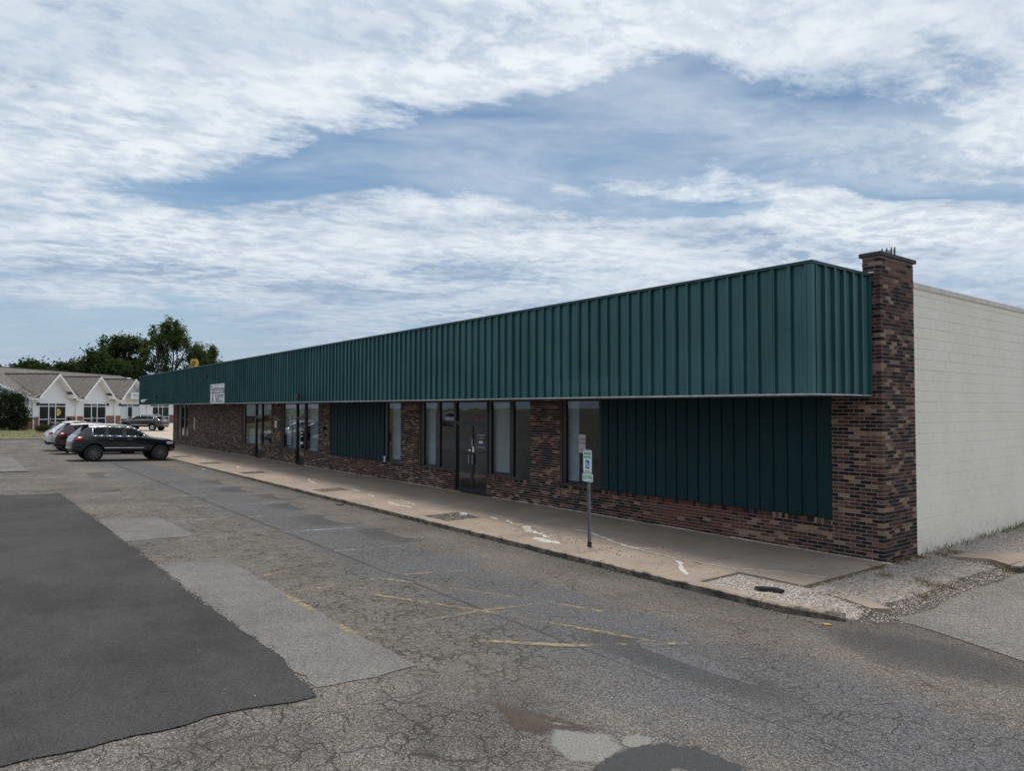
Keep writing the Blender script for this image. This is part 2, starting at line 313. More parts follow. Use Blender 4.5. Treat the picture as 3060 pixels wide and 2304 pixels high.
green_mat('green_trim', (0.012, 0.042, 0.044), (0.018, 0.052, 0.055), 0.45)
simple('soffit_grey', (0.38, 0.38, 0.37), 0.6, var=0.12, scale=2); simple('flashing', (0.46, 0.47, 0.46), 0.4, metal=0.3, var=0.2, scale=4, grime=0.3)
def block_mat(name):
    m, t, b, o = base_mat(name); co = geo_co(t); x, y, z = t.sep(co)
    n = t.noise(co, 0.7, 6.0, 0.6); n2 = t.noise(co, 9.0, 5.0, 0.65)
    c = t.mix(t.ss(t.m('ADD', t.m('MULTIPLY', n, 0.6), t.m('MULTIPLY', n2, 0.4)), 0.35, 0.65), (0.82, 0.755, 0.655), (0.89, 0.83, 0.73))
    dirt = t.m('MULTIPLY', t.ss(z, 0.55, 0.0), t.ss(t.noise(co, 6.0, 5.0, 0.7), 0.40, 0.66)); c = t.mix(t.m('MULTIPLY', dirt, 0.35), c, (0.38, 0.30, 0.21))
    run = t.noise(t.comb(x, t.m('MULTIPLY', y, 3.0), t.m('MULTIPLY', z, 0.25)), 2.0, 5.0, 0.7); c = t.mix(t.m('MULTIPLY', t.ss(run, 0.58, 0.78), 0.12), c, (0.45, 0.41, 0.35))
    t.set(b, 'Base Color', c); b.inputs['Roughness'].default_value = 0.75; bump(t, b, t.m('ADD', t.noise(co, 70.0, 5.0, 0.7), t.m('MULTIPLY', n2, 0.6)), 0.30, 0.006); return m
block_mat('block_paint')
simple('coping', (0.66, 0.61, 0.54), 0.6, var=0.12, grime=0.3); simple('slate_cap', (0.055, 0.054, 0.058), 0.8, var=0.3, scale=6, bmp=0.4)
simple('bronze_frame', (0.014, 0.014, 0.016), 0.38, var=0.2); simple('sill_metal', (0.06, 0.06, 0.065), 0.4, var=0.2); simple('handle_steel', (0.55, 0.55, 0.55), 0.3, metal=0.9); simple('black_box', (0.012, 0.012, 0.013), 0.5)
glass_mat('shop_glass', (0.80, 0.84, 0.86), 1.0); glass_mat('tint_glass', (0.20, 0.22, 0.24), 1.0)
simple('room_wall', (0.42, 0.44, 0.46), 0.9, var=0.15, scale=1.5); simple('room_floor', (0.16, 0.14, 0.13), 0.8); simple('room_ceiling', (0.55, 0.55, 0.54), 0.9); simple('blind', (0.72, 0.74, 0.76), 0.7, var=0.08); simple('curtain', (0.52, 0.60, 0.64), 0.8, var=0.12)
simple('sign_white', (0.74, 0.77, 0.78), 0.5, var=0.05); simple('sign_ink', (0.07, 0.09, 0.10), 0.6); simple('sign_ink_green', (0.02, 0.24, 0.14), 0.5); simple('sign_blue', (0.012, 0.09, 0.42), 0.5); simple('letter_white', (0.74, 0.74, 0.74), 0.6); simple('letter_red', (0.20, 0.07, 0.065), 0.6)
simple('post_galv', (0.24, 0.27, 0.29), 0.45, metal=0.4, var=0.2, scale=10); simple('poster_pink', (0.60, 0.50, 0.52), 0.7, var=0.15, scale=20)
simple('iron_cover', (0.060, 0.055, 0.052), 0.7, metal=0.3, var=0.3, bmp=0.5, bscale=30)
simple('white_paint', (0.78, 0.79, 0.80), 0.5, var=0.04); simple('siding', (0.74, 0.76, 0.77), 0.55, var=0.05); simple('far_brick', (0.215, 0.105, 0.078), 0.85, var=0.25, scale=5)
simple('alu_white', (0.70, 0.72, 0.73), 0.4); simple('lamp_black', (0.02, 0.02, 0.02), 0.5); simple('yellow_sign', (0.52, 0.34, 0.05), 0.6, var=0.35, scale=1.6); simple('rust', (0.24, 0.12, 0.04), 0.8)
def shingle_mat(name, c):
    m, t, b, o = base_mat(name); co = obj_co(t); x, y, z = t.sep(co)
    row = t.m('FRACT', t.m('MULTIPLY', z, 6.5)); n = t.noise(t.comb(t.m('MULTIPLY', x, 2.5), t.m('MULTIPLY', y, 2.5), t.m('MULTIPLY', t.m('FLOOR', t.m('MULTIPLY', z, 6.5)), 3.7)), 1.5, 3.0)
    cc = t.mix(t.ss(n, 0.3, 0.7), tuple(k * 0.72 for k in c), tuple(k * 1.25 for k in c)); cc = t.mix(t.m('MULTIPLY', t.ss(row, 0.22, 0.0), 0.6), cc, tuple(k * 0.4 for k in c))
    t.set(b, 'Base Color', cc); b.inputs['Roughness'].default_value = 0.95; bump(t, b, row, 0.3, 0.03); return m
shingle_mat('shingle', (0.135, 0.120, 0.110))
leaf_mat('leaf_dark', (0.026, 0.042, 0.020), (0.070, 0.098, 0.042)); leaf_mat('leaf_mid', (0.042, 0.062, 0.026), (0.098, 0.125, 0.055)); leaf_mat('leaf_bush', (0.012, 0.018, 0.012), (0.035, 0.046, 0.026)); leaf_mat('leaf_red', (0.06, 0.04, 0.03), (0.08, 0.09, 0.05))
simple('bark', (0.055, 0.045, 0.038), 0.9, var=0.3, scale=8); simple('lawn', (0.135, 0.128, 0.055), 0.95, var=0.35, scale=1.5, bmp=0.6, bscale=25); simple('far_ground', (0.09, 0.10, 0.045), 0.95, var=0.4, scale=0.05)
def car_paint(name, c, metal=0.2): simple(name, c, 0.18, metal, var=0.03, coat=1.0)
car_paint('paint_slate', (0.011, 0.014, 0.019)); car_paint('paint_maroon', (0.030, 0.012, 0.016)); car_paint('paint_white', (0.62, 0.65, 0.68), 0.1); car_paint('paint_black', (0.008, 0.007, 0.010), 0.1)
simple('far_glass', (0.008, 0.012, 0.018), 0.06, spec=0.22, var=0.2); simple('car_glass', (0.006, 0.008, 0.010), 0.03, spec=0.22, var=0.05); simple('tyre', (0.014, 0.014, 0.015), 0.85); simple('rim_dark', (0.03, 0.03, 0.032), 0.35, metal=0.8); simple('rim_bright', (0.55, 0.55, 0.56), 0.25, metal=0.9); simple('chrome', (0.75, 0.77, 0.80), 0.12, metal=1.0); simple('car_plastic', (0.016, 0.016, 0.018), 0.6)
simple('lamp_red', (0.38, 0.018, 0.02), 0.12, coat=1.0); simple('lamp_clear', (0.45, 0.47, 0.48), 0.1, coat=1.0)

# ------------------------------------------------------------------ mesh helpers
class MB:
    def __init__(s): s.v = []; s.f = []; s.t = []
    def add(s, vs, fs, tint=None):
        n = len(s.v); s.v.extend([tuple(p) for p in vs]); s.f.extend([tuple(i + n for i in f) for f in fs]); s.t.extend([tint] * len(fs)); return s
    def box(s, x0, x1, y0, y1, z0, z1, tint=None):
        vs = [(x0, y0, z0), (x1, y0, z0), (x1, y1, z0), (x0, y1, z0), (x0, y0, z1), (x1, y0, z1), (x1, y1, z1), (x0, y1, z1)]
        return s.add(vs, [(0, 3, 2, 1), (4, 5, 6, 7), (0, 1, 5, 4), (1, 2, 6, 5), (2, 3, 7, 6), (3, 0, 4, 7)], tint)
    def quad(s, a, b, c, d, tint=None): return s.add([a, b, c, d], [(0, 1, 2, 3)], tint)
    def poly(s, pts, tint=None): return s.add(pts, [tuple(range(len(pts)))], tint)
    def prism(s, pts, vec):
        n = len(pts); vec = Vector(vec); a = [Vector(p) for p in pts]; b = [p + vec for p in a]
        return s.add(a + b, [tuple(range(n))[::-1], tuple(range(n, 2 * n))] + [(i, (i + 1) % n, n + (i + 1) % n, n + i) for i in range(n)])
    def tube(s, p0, p1, r0, r1=None, n=8, cap=True):
        p0, p1 = Vector(p0), Vector(p1); r1 = r0 if r1 is None else r1
        ax = (p1 - p0).normalized(); e = ax.orthogonal().normalized(); g = ax.cross(e)
        vs = [p0 + (e * math.cos(2 * PI * i / n) + g * math.sin(2 * PI * i / n)) * r0 for i in range(n)] + [p1 + (e * math.cos(2 * PI * i / n) + g * math.sin(2 * PI * i / n)) * r1 for i in range(n)]
        fs = [(i, (i + 1) % n, n + (i + 1) % n, n + i) for i in range(n)]
        if cap: fs += [tuple(range(n))[::-1], tuple(range(n, 2 * n))]
        return s.add(vs, fs)
    def path(s, pts, rs, n=6):
        for i in range(len(pts) - 1): s.tube(pts[i], pts[i + 1], rs[i], rs[i + 1], n)
        return s
    def ribbon(s, pts, wid, z=None):
        # flat strip lying in XY with a width per point
        P = [Vector(p) for p in pts]; L = []; R_ = []
        for i, p in enumerate(P):
            d_ = (P[min(i + 1, len(P) - 1)] - P[max(i - 1, 0)]); d_.z = 0; d_.normalize(); nn = Vector((-d_.y, d_.x, 0)); k = wid[i] if isinstance(wid, (list, tuple)) else wid
            L.append(p + nn * k / 2); R_.append(p - nn * k / 2)
        n = len(P)
        return s.add(L + R_, [(n + i, n + i + 1, i + 1, i) for i in range(n - 1)])
    def build(s, name, mat, parent=None, smooth=False, loc=None, rot=None):
        me = bpy.data.meshes.new(name); me.from_pydata(s.v, [], s.f)
        if any(t is not None for t in s.t):
            at = me.attributes.new('tint', 'FLOAT_COLOR', 'FACE')
            arr = []
            for t in s.t:
                t = (1, 1, 1) if t is None else (t if isinstance(t, tuple) else (t, t, t)); arr.extend((*t, 1.0))
            at.data.foreach_set('color', arr)
        me.materials.append(MATS[mat])
        if smooth: me.polygons.foreach_set('use_smooth', [True] * len(me.polygons))
        me.update(); o = bpy.data.objects.new(name, me); COL.objects.link(o)
        if parent: o.parent = parent
        if loc is not None: o.location = loc
        if rot is not None: o.rotation_euler = rot
        return o
def tag(o, label=None, cat=None, group=None, kind=None):
    if label: o['label'] = label
    if cat: o['category'] = cat
    if group: o['group'] = group
    if kind: o['kind'] = kind
    return o
def empty(name, loc=(0, 0, 0), rz=0.0, parent=None):
    o = bpy.data.objects.new(name, None); COL.objects.link(o); o.location = loc; o.rotation_euler = (0, 0, rz); o.empty_display_size = 0.3
    if parent: o.parent = parent
    return o
def share(src, name, loc, parent=None, rot=None, color=None, scale=None):
    o = bpy.data.objects.new(name, src.data); COL.objects.link(o); o.location = loc
    if parent: o.parent = parent
    if rot is not None: o.rotation_euler = rot
    if color is not None: o.color = (*color, 1)
    if scale is not None: o.scale = scale
    return o
def text(name, body, size, mat, loc, rot, parent=None, xs=1.0, depth=0.003, align='CENTER', bold=0.0):
    cu = bpy.data.curves.new(name + '_curve', 'FONT'); cu.body = body; cu.size = size; cu.extrude = depth; cu.align_x = align; cu.align_y = 'CENTER'; cu.resolution_u = 3; cu.offset = bold
    tmp = bpy.data.objects.new(name + '_tmp', cu); COL.objects.link(tmp)
    dg = bpy.context.evaluated_depsgraph_get(); me = bpy.data.meshes.new_from_object(tmp.evaluated_get(dg)); bpy.data.objects.remove(tmp, do_unlink=True)
    me.materials.clear(); me.materials.append(MATS[mat]); me.name = name
    o = bpy.data.objects.new(name, me); COL.objects.link(o); o.location = loc; o.rotation_euler = rot; o.scale = (xs, 1, 1)
    if parent: o.parent = parent
    return o
FRONT = (PI / 2, 0, 0)       # text that reads on a wall facing -Y

# ------------------------------------------------------------------ terrain and paving
def g(x, y): return -0.13 + 0.03 * min(max(0.0, -4 - y), 12) + 0.004 * min(max(0.0, -18 - x), 120) + 0.014 * min(max(0.0, -55 - x), 40)
def grid(name, xs, ys, off, mat, keep=None):
    mb = MB(); nx, ny = len(xs), len(ys)
    mb.v = [(x, y, g(x, y) + off) for y in ys for x in xs]
    for j in range(ny - 1):
        for i in range(nx - 1):
            if keep and not keep((xs[i] + xs[i + 1]) / 2, (ys[j] + ys[j + 1]) / 2): continue
            mb.f.append((j * nx + i, j * nx + i + 1, (j + 1) * nx + i + 1, (j + 1) * nx + i)); mb.t.append(None)
    return mb.build(name, mat)
def frange(a, b, s): return [a + i * s for i in range(int(round((b - a) / s)) + 1)]
XS = [-3000, -1500, -700, -300, -180] + frange(-140, -20, 5) + [-18, -15, 0, 20, 60, 150, 400, 1000, 3000]
YS = [-3000, -1500, -700, -300, -120, -60, -40, -24, -16, -10, -4, 0, 10, 20, 40, 80, 160, 400, 1000, 3000]
tag(grid('ground', XS, YS, -0.06, 'far_ground'), 'flat grassy land reaching to the horizon behind the lot', kind='structure')
lot = grid('parking_lot', frange(-110, -20, 5) + [-18, -12, 0, 12, 40, 90], [-190, -120, -75, -50, -30, -16, -13, -10, -7, -4, 0, 10, 25, 45], 0.0, 'asphalt_old')
tag(lot, 'cracked grey asphalt parking lot in front of the green strip building', kind='structure')
def patch(name, pts, off, mat, label=None, parent=lot):
    mb = MB(); mb.poly([(x, y, g(x, y) + off) for x, y in pts]); o = mb.build(name, mat, parent)
    if label: o['label'] = label
    return o
def rough_poly(pts, step=0.22, amp=0.03):
    o = []
    for i in range(len(pts)):
        a, b = Vector(pts[i]), Vector(pts[(i + 1) % len(pts)]); L = (b - a).length; n = max(1, int(L / step)); nn = Vector((-(b - a).y, (b - a).x)).normalized()
        for k in range(n):
            q = a + (b - a) * k / n
            if k: q = q + nn * random.gauss(0, amp)
            o.append((q.x, q.y))
    return o
dark = [(-19.76, -11.9), (-19.77, -10.48), (-13.08, -10.36), (-9.79, -10.33), (-8.56, -10.27), (-7.22, -10.29), (-4.77, -10.28), (-2.53, -10.22), (-1.82, -10.18), (-1.2, -10.22), (-0.6, -10.25), (-0.28, -10.28), (-0.26, -10.5), (-0.34, -10.86), (-0.36, -11.2), (-0.27, -11.6), (-0.29, -11.95), (-0.27, -12.3), (-0.26, -12.7), (-0.3, -14.0), (-0.25, -16.2), (-19.7, -16.2)]
patch('asphalt_patch', rough_poly(dark, 0.16, 0.022), 0.012, 'asphalt_new', 'large smooth dark new asphalt patch')
patch('asphalt_patch', rough_poly([(-7.21, -10.24), (-7.08, -9.17), (-4.77, -9.15), (-1.83, -9.15), (-0.5, -9.09), (-0.48, -9.4), (-0.47, -9.86), (-0.49, -10.2), (-4, -10.26)], 0.16, 0.018), 0.007, 'asphalt_patch', 'pale grey asphalt patch beside the dark one')
patch('asphalt_patch', rough_poly([(-13.42, -10.32), (-13.33, -9.03), (-11.49, -8.96), (-9.95, -8.95), (-9.88, -10.3)], 0.16, 0.018), 0.007, 'asphalt_patch', 'small pale square asphalt patch')
patch('asphalt_patch', [(-28.2, -16), (-28.8, -10.69), (-38.7, -10.8), (-39, -16)], 0.030, 'asphalt_patch', 'pale asphalt strip at the far left')
def soft_patch(name, pts, off, mat, label=None):
    cx_ = sum(p[0] for p in pts) / len(pts); cy_ = sum(p[1] for p in pts) / len(pts); rings = (1.12, 0.75, 0.3); n = len(pts); mb = MB()
    for r_ in rings: mb.v += [(cx_ + (x - cx_) * r_, cy_ + (y - cy_) * r_, g(x, y) + off) for x, y in pts]
    mb.v.append((cx_, cy_, g(cx_, cy_) + off))
    for k in range(len(rings) - 1): mb.f += [(k * n + i, k * n + (i + 1) % n, (k + 1) * n + (i + 1) % n, (k + 1) * n + i) for i in range(n)]
    k = len(rings) - 1; mb.f += [(k * n + i, k * n + (i + 1) % n, len(mb.v) - 1) for i in range(n)]; mb.t = [None] * len(mb.f)
    o = mb.build(name, mat, lot); at = o.data.attributes.new('rim', 'FLOAT', 'POINT'); at.data.foreach_set('value', [0.0] * n + [0.8] * n + [1.0] * (n + 1))
    if label: o['label'] = label
def ell(cx_, cy_, rx, ry, n=18, j=0.12): return [(cx_ + rx * math.cos(2 * PI * i / n) * (1 + random.uniform(-j, j)), cy_ + ry * math.sin(2 * PI * i / n) * (1 + random.uniform(-j, j))) for i in range(n)]
soft_patch('asphalt_patch', rough_poly([(1.66, -9.17), (1.45, -8.95), (1.65, -8.78), (1.80, -8.60), (2.07, -8.69), (2.13, -8.90), (2.15, -9.08), (1.97, -9.23)], 0.09, 0.008), 0.007, 'pale_wear', 'pale worn patch near the camera')
soft_patch('asphalt_patch', ell(2.03, -8.53, 0.12, 0.14), 0.007, 'pale_wear')
soft_patch('asphalt_patch', rough_poly([(2.19, -9.12), (2.13, -8.86), (2.13, -8.62), (2.2, -8.42), (2.34, -8.27), (2.57, -8.22), (2.79, -8.25), (3.1, -8.6), (3.05, -9.4), (2.5, -9.6)], 0.09, 0.010), 0.010, 'black_tar', 'rounded black pothole patch at the bottom edge')
soft_patch('asphalt_stain', rough_poly([(0.70, -9.02), (1.0, -8.88), (1.25, -8.78), (1.72, -8.60), (1.55, -8.85), (1.52, -9.1), (1.3, -9.25), (1.0, -9.15)], 0.08, 0.02), 0.004, 'damp_stain', 'brown damp stain beside the pale worn patch')
for (cx_, cy_, rx, ry) in ((-14.0, -5.4, 1.0, 0.7), (-16.5, -5.0, 1.2, 0.6), (-19.2, -5.3, 1.2, 0.8), (-11.0, -5.6, 1.2, 0.8), (-8.2, -5.3, 1.3, 0.7), (-22, -5.2, 1.2, 0.7), (2.3, -4.1, 1.1, 0.8), (-26.5, -8.4, 1.6, 0.6), (0.9, -6.7, 1.6, 0.5)):
    soft_patch('oil_stain', ell(cx_, cy_, rx, ry), 0.003, 'oil_stain')
# tar seam running the length of the lot
sp_ = []; xx = -33.0
while xx < 5.0: sp_.append((xx, -7.03 - 0.0075 * (xx + 33) + random.gauss(0, 0.012), g(xx, -7.1) + 0.005)); xx += 0.35
mb = MB(); mb.ribbon(sp_, [0.075 + random.random() * 0.045 for _ in sp_]); mb.build('tar_seam', 'seam_tar', lot)
def line(pts, wid, mat, off=0.006):
    q = []
    for (a, b) in zip(pts[:-1], pts[1:]):
        n = max(2, int(math.hypot(b[0] - a[0], b[1] - a[1]) / 0.3))
        for k in range(n): q.append((a[0] + (b[0] - a[0]) * k / n, a[1] + (b[1] - a[1]) * k / n))
    q.append(pts[-1]); mb = MB(); mb.ribbon([(x, y, g(x, y) + off) for x, y in q], [wid * (1 + random.uniform(-0.12, 0.12)) for _ in q]); mb.build('painted_line', mat, lot)
line([(-4.39, -7.52), (-1.74, -6.21), (-1.02, -5.9)], 0.085, 'yellow_paint'); line([(-3.48, -8.12), (-1.9, -7.31), (-1.17, -6.98), (0.47, -6.28)], 0.085, 'yellow_paint', 0.009)
line([(-1.76, -6.15), (-1.9, -7.31), (-1.88, -8.79)], 0.085, 'yellow_paint', 0.012); line([(-0.75, -8.0), (-0.17, -7.39), (0.01, -7.11), (0.47, -6.28), (0.81, -5.64)], 0.095, 'yellow_paint', 0.014)
line([(-1.76, -9.05), (-0.75, -8.0)], 0.09, 'yellow_paint_worn'); line([(-4.51, -9.20), (-2.46, -9.18), (-1.84, -9.19)], 0.10, 'yellow_paint', 0.014); line([(-5.52, -9.05), (-5.82, -8.12)], 0.16, 'yellow_paint'); line([(-4.44, -7.1), (-4.18, -6.0)], 0.09, 'yellow_paint_worn'); line([(-4.4, -7.5), (-4.2, -9.0)], 0.09, 'yellow_paint_worn')
for x_, ya, yb in ((-17.8, -9.2, -5.4), (-15.0, -8.8, -5.3), (-12.3, -9.4, -5.3), (-9.55, -7.2, -5.6), (-6.9, -7.2, -5.7), (-20.5, -9.0, -4.7), (-23.4, -8.8, -5.0), (-26.2, -9.0, -5.0), (-29.0, -9.2, -5.0)):
    line([(x_ - 0.05, ya), (x_ + 0.06, yb)], 0.10, 'white_paint_worn')
mh = MB(); mh.tube((-20.4, -9.17, g(-20.4, -9.17) - 0.05), (-20.4, -9.17, g(-20.4, -9.17) + 0.008), 0.45, 0.45, 28); tag(mh.build('manhole_cover', 'iron_cover'), 'round dark iron manhole cover in the cracked lot', 'manhole')
# driveway beside the building
dr = [(1.45, -2.9), (2.0, -3.02), (3.1, -3.40), (4.4, -4.1), (6.5, -5.6), (9, -7.5), (14, -10), (30, -14), (30, 30), (1.55, 30), (1.5, 6), (1.45, 2.4), (1.55, 1.0), (1.5, -0.8), (1.6, -1.9)]
tag(patch('driveway', rough_poly(dr, 0.4, 0.03), 0.008, 'asphalt_drive', None, None), 'paler asphalt driveway running past the block side wall', kind='structure')
# far paving: concrete apron and lawn strip with kerb by the white building
tag(grid('apron', frange(-96, -56, 4), [-6.5, -4, 0, 4, 8, 12, 18], 0.02, 'concrete_apron'), 'pale beige concrete apron where the black crossover stands', kind='structure')

# ------------------------------------------------------------------ pavement in front of the shops
walk = MB(); walk.box(-55.3, 0.02, -3.70, 0.0, -0.30, -0.035); walk = tag(walk.build('pavement', 'dirt'), 'tan concrete pavement along the shop fronts', kind='structure')
JX = [-53.3]; 
while JX[-1] < -8: JX.append(JX[-1] + 1.995)
JX = [x for x in JX if x < -6.9] + [-5.92, -3.88, -1.9, 0.03]
def slab(x0, x1, y0, y1, tilt=0.0):
    mb = MB(); gp = 0.007; b = 0.012
    x0 += gp; x1 -= gp; y0 += gp; y1 -= gp; t = random.uniform(-0.004, 0.003)
    vs = [(x0, y0, -0.034), (x1, y0, -0.034), (x1, y1, -0.034), (x0, y1, -0.034), (x0, y0, t - b), (x1, y0, t - b), (x1, y1, t - b), (x0, y1, t - b), (x0 + b, y0 + b, t), (x1 - b, y0 + b, t), (x1 - b, y1 - b, t), (x0 + b, y1 - b, t)]
    fs = [(8, 9, 10, 11)] + [(a, (a + 1) % 4, 4 + (a + 1) % 4, 4 + a) for a in range(4)] + [(4 + a, 4 + (a + 1) % 4, 8 + (a + 1) % 4, 8 + a) for a in range(4)]
    mb.add(vs, fs); mb.build('slab', 'concrete_walk', walk)
PITS = [(-9.66, -8.60), (-17.0, -16.05), (-25.0, -23.95), (-31.5, -30.4), (-37.3, -36.3), (-1.13, 0.03)]
for a, b in zip(JX[:-1], JX[1:]):
    slab(a, b, -2.60, -0.0)
    cuts = [(a, b)]
    for p0, p1 in PITS:
        nc = []
        for c0, c1 in cuts:
            if p1 <= c0 or p0 >= c1: nc.append((c0, c1))
            else:
                if p0 > c0: nc.append((c0, p0))
                if p1 < c1: nc.append((p1, c1))
        cuts = nc
    for c0, c1 in cuts:
        if c1 - c0 > 0.05: slab(c0, c1, -3.69, -2.60)
    for p0, p1 in PITS[:-1]:
        if a <= p0 < b: slab(p0, p1, -3.69, -3.60)
def kerb_piece(pts, name='kerb_stone'):
    mb = MB(); n = len(pts); prof = [(-0.0, -0.34), (-0.012, -0.03), (0.03, -0.002), (0.145, 0.0), (0.145, -0.34)]
    V_ = []
    for i, p in enumerate(pts):
        a = Vector(pts[max(0, i - 1)]); b = Vector(pts[min(n - 1, i + 1)]); d_ = (b - a).normalized(); nn = Vector((-d_.y, d_.x))
        for (o_, z_) in prof:
            zz = z_ + (random.gauss(0, 0.004) if z_ > -0.1 else 0); oo = o_ + (random.gauss(0, 0.005) if o_ < 0.1 else 0)
            V_.append((p[0] + nn.x * oo, p[1] + nn.y * oo, zz + (p[2] if len(p) > 2 else 0)))
    k = len(prof); fs = [(i * k + j, (i + 1) * k + j, (i + 1) * k + j + 1, i * k + j + 1) for i in range(n - 1) for j in range(k - 1)] + [tuple(range(k))[::-1], tuple((n - 1) * k + j for j in range(k))]
    mb.add(V_, fs); return mb.build(name, 'concrete_kerb', walk)
kx = -55.0
while kx < 0.0:
    L_ = min(3.05, 0.08 - kx)
    kerb_piece([(kx + 0.006 + (L_ - 0.012) * i / 12, -3.84) for i in range(13)]); kx += 3.05
kerb_piece([(0.09 + 1.05 * i / 10, -3.84 + 0.32 * (i / 10) ** 1.6, -0.055 * (i / 10) ** 2) for i in range(11)])
# pale mortar smeared into the cracks
def smear(pts, w0, w1, z=0.004, step=0.11):
    q = []
    for a, b in zip(pts[:-1], pts[1:]):
        n = max(1, int(math.hypot(b[0] - a[0], b[1] - a[1]) / step))
        for k in range(n): q.append((a[0] + (b[0] - a[0]) * k / n + random.gauss(0, 0.015), a[1] + (b[1] - a[1]) * k / n + random.gauss(0, 0.018), z))
    q.append((*pts[-1], z)); mb = MB(); wd = []
    for _ in q: wd.append(random.uniform(w0, w1))
    wd[0] = wd[-1] = 0.01; mb.ribbon(q, wd); mb.build('crack_filler', 'crack_filler', walk)
smear([(-5.93, -1.99), (-5.5, -1.93), (-5.3, -2.0), (-4.7, -2.2), (-4.2, -2.38), (-3.79, -2.49), (-3.5, -2.45), (-3.3, -2.3)], 0.03, 0.13)
smear([(-3.79, -2.52), (-3.2, -2.58), (-2.45, -2.66), (-1.9, -2.58), (-1.35, -2.5), (-0.7, -2.05), (0.0, -1.87)], 0.015, 0.05, 0.005)
smear([(-2.4, -2.75), (-2.15, -2.9), (-1.85, -3.2), (-1.5, -3.5)], 0.03, 0.11); smear([(-6.9, -2.5), (-6.4, -2.9), (-5.8, -2.95), (-5.4, -3.1)], 0.08, 0.30, 0.003); smear([(-7.9, -2.35), (-7.3, -2.6), (-6.8, -2.55), (-6.2, -2.45)], 0.02, 0.08)
smear([(-5.6, -3.3), (-5.1, -3.4), (-4.7, -3.35)], 0.1, 0.32); smear([(-12.9, -2.55), (-12.2, -2.65), (-11.6, -2.8)], 0.02, 0.07); smear([(-12.6, -3.1), (-11.8, -3.2), (-11.2, -3.05)], 0.03, 0.12); smear([(-14.6, -2.7), (-13.9, -2.9)], 0.03, 0.09); smear([(-20.5, -2.3), (-19.7, -2.6), (-18.8, -2.75)], 0.03, 0.15); smear([(-16.2, -2.5), (-15.4, -2.6)], 0.03, 0.1); smear([(-28.2, -2.6), (-27.3, -2.9)], 0.05, 0.2); smear([(-8.5, -2.4), (-8.0, -2.5)], 0.05, 0.14)
# mortar fillet at the foot of the wall
mb = MB()
x_ = -53.0
while x_ < -0.1:
    wd_ = random.uniform(0.2, 0.7)
    if not (-34.1 < x_ < -33 or -28 < x_ < -26.9 or -13.9 < x_ < -12.0): mb.box(x_, x_ + wd_, -random.uniform(0.012, 0.035), 0.0, -0.01, random.uniform(0.004, 0.02))
    x_ += wd_
mb.build('mortar_fillet', 'crack_filler', walk)

# ------------------------------------------------------------------ loose stones, weeds and litter
def stones(name, pts, sizes, mat, label, zf, parent=None, kind='stuff'):
    n = len(pts); base = np.array([(1, 0, 0), (-0.5, 0.87, 0), (-0.5, -0.87, 0), (0.1, 0, 0.8), (0, 0.1, -0.6)]); fs0 = np.array([(0, 1, 3), (1, 2, 3), (2, 0, 3), (1, 0, 4), (2, 1, 4), (0, 2, 4)])
    a = rng.uniform(0, 2 * PI, n); ca, sa = np.cos(a), np.sin(a); st = rng.uniform(0.6, 1.3, (n, 3)) * np.asarray(sizes)[:, None]
    b = base[None] * st[:, None, :] * (1 + rng.normal(0, 0.18, (n, 5, 3)))
    V = np.empty((n, 5, 3)); V[..., 0] = b[..., 0] * ca[:, None] - b[..., 1] * sa[:, None] + pts[:, 0:1]; V[..., 1] = b[..., 0] * sa[:, None] + b[..., 1] * ca[:, None] + pts[:, 1:2]
    V[..., 2] = b[..., 2] + np.array([zf(x, y) for x, y in pts])[:, None]
    Fc = (fs0[None] + (np.arange(n) * 5)[:, None, None]).reshape(-1, 3)
    return soup(name, V.reshape(-1, 3), Fc, np.repeat(rng.uniform(0, 1, n) ** 1.2, 6), mat, label, parent, kind)
def soup(name, V, Fc, tint, mat, label=None, parent=None, kind=None):
    me = bpy.data.meshes.new(name); k = Fc.shape[1]; me.vertices.add(len(V)); me.vertices.foreach_set('co', np.ascontiguousarray(V, np.float32).ravel())
    me.loops.add(Fc.size); me.loops.foreach_set('vertex_index', Fc.astype(np.int32).ravel()); me.polygons.add(len(Fc)); me.polygons.foreach_set('loop_start', np.arange(0, Fc.size, k, dtype=np.int32))
    try: me.polygons.foreach_set('loop_total', np.full(len(Fc), k, np.int32))
    except Exception: pass
    at = me.attributes.new('tint', 'FLOAT', 'FACE'); at.data.foreach_set('value', tint.astype(np.float32)); me.materials.append(MATS[mat]); me.update(calc_edges=True); me.validate()
    o = bpy.data.objects.new(name, me); COL.objects.link(o)
    if parent: o.parent = parent
    return tag(o, label, kind=kind)
def inside(poly, pts):
    x, y = pts[:, 0], pts[:, 1]; r = np.zeros(len(pts), bool); n = len(poly)
    for i in range(n):
        x0, y0 = poly[i]; x1, y1 = poly[(i + 1) % n]; c = ((y0 > y) != (y1 > y)) & (x < (x1 - x0) * (y - y0) / (y1 - y0 + 1e-12) + x0); r ^= c
    return r
def scatter(poly, n):
    p = np.array(poly); lo, hi = p.min(0), p.max(0); q = rng.uniform(lo, hi, (n * 3, 2)); return q[inside(poly, q)][:n]
GR = [(0.04, 0.0), (0.04, -2.62), (-1.1, -2.66), (-1.1, -3.68), (0.2, -3.66), (0.62, -3.52), (1.05, -3.60), (1.45, -3.5), (1.85, -2.96), (1.85, -1.9), (1.75, -0.8), (1.85, 0.5), (1.8, 1.3), (1.75, 2.4), (1.72, 8.0), (1.6, 14.0), (0.04, 14.0)]
def zgr(x, y): return -0.115 - 0.25 * max(0, x - 1.45) - 0.30 * max(0.0, -3.25 - y) * (1 if x > 0.9 else 0) + 0.085 * min(1, max(0, (1.5 - x) / 1.3)) + 0.03 * min(1, max(0, (y - 1) / 4)) * max(0, 1 - x)
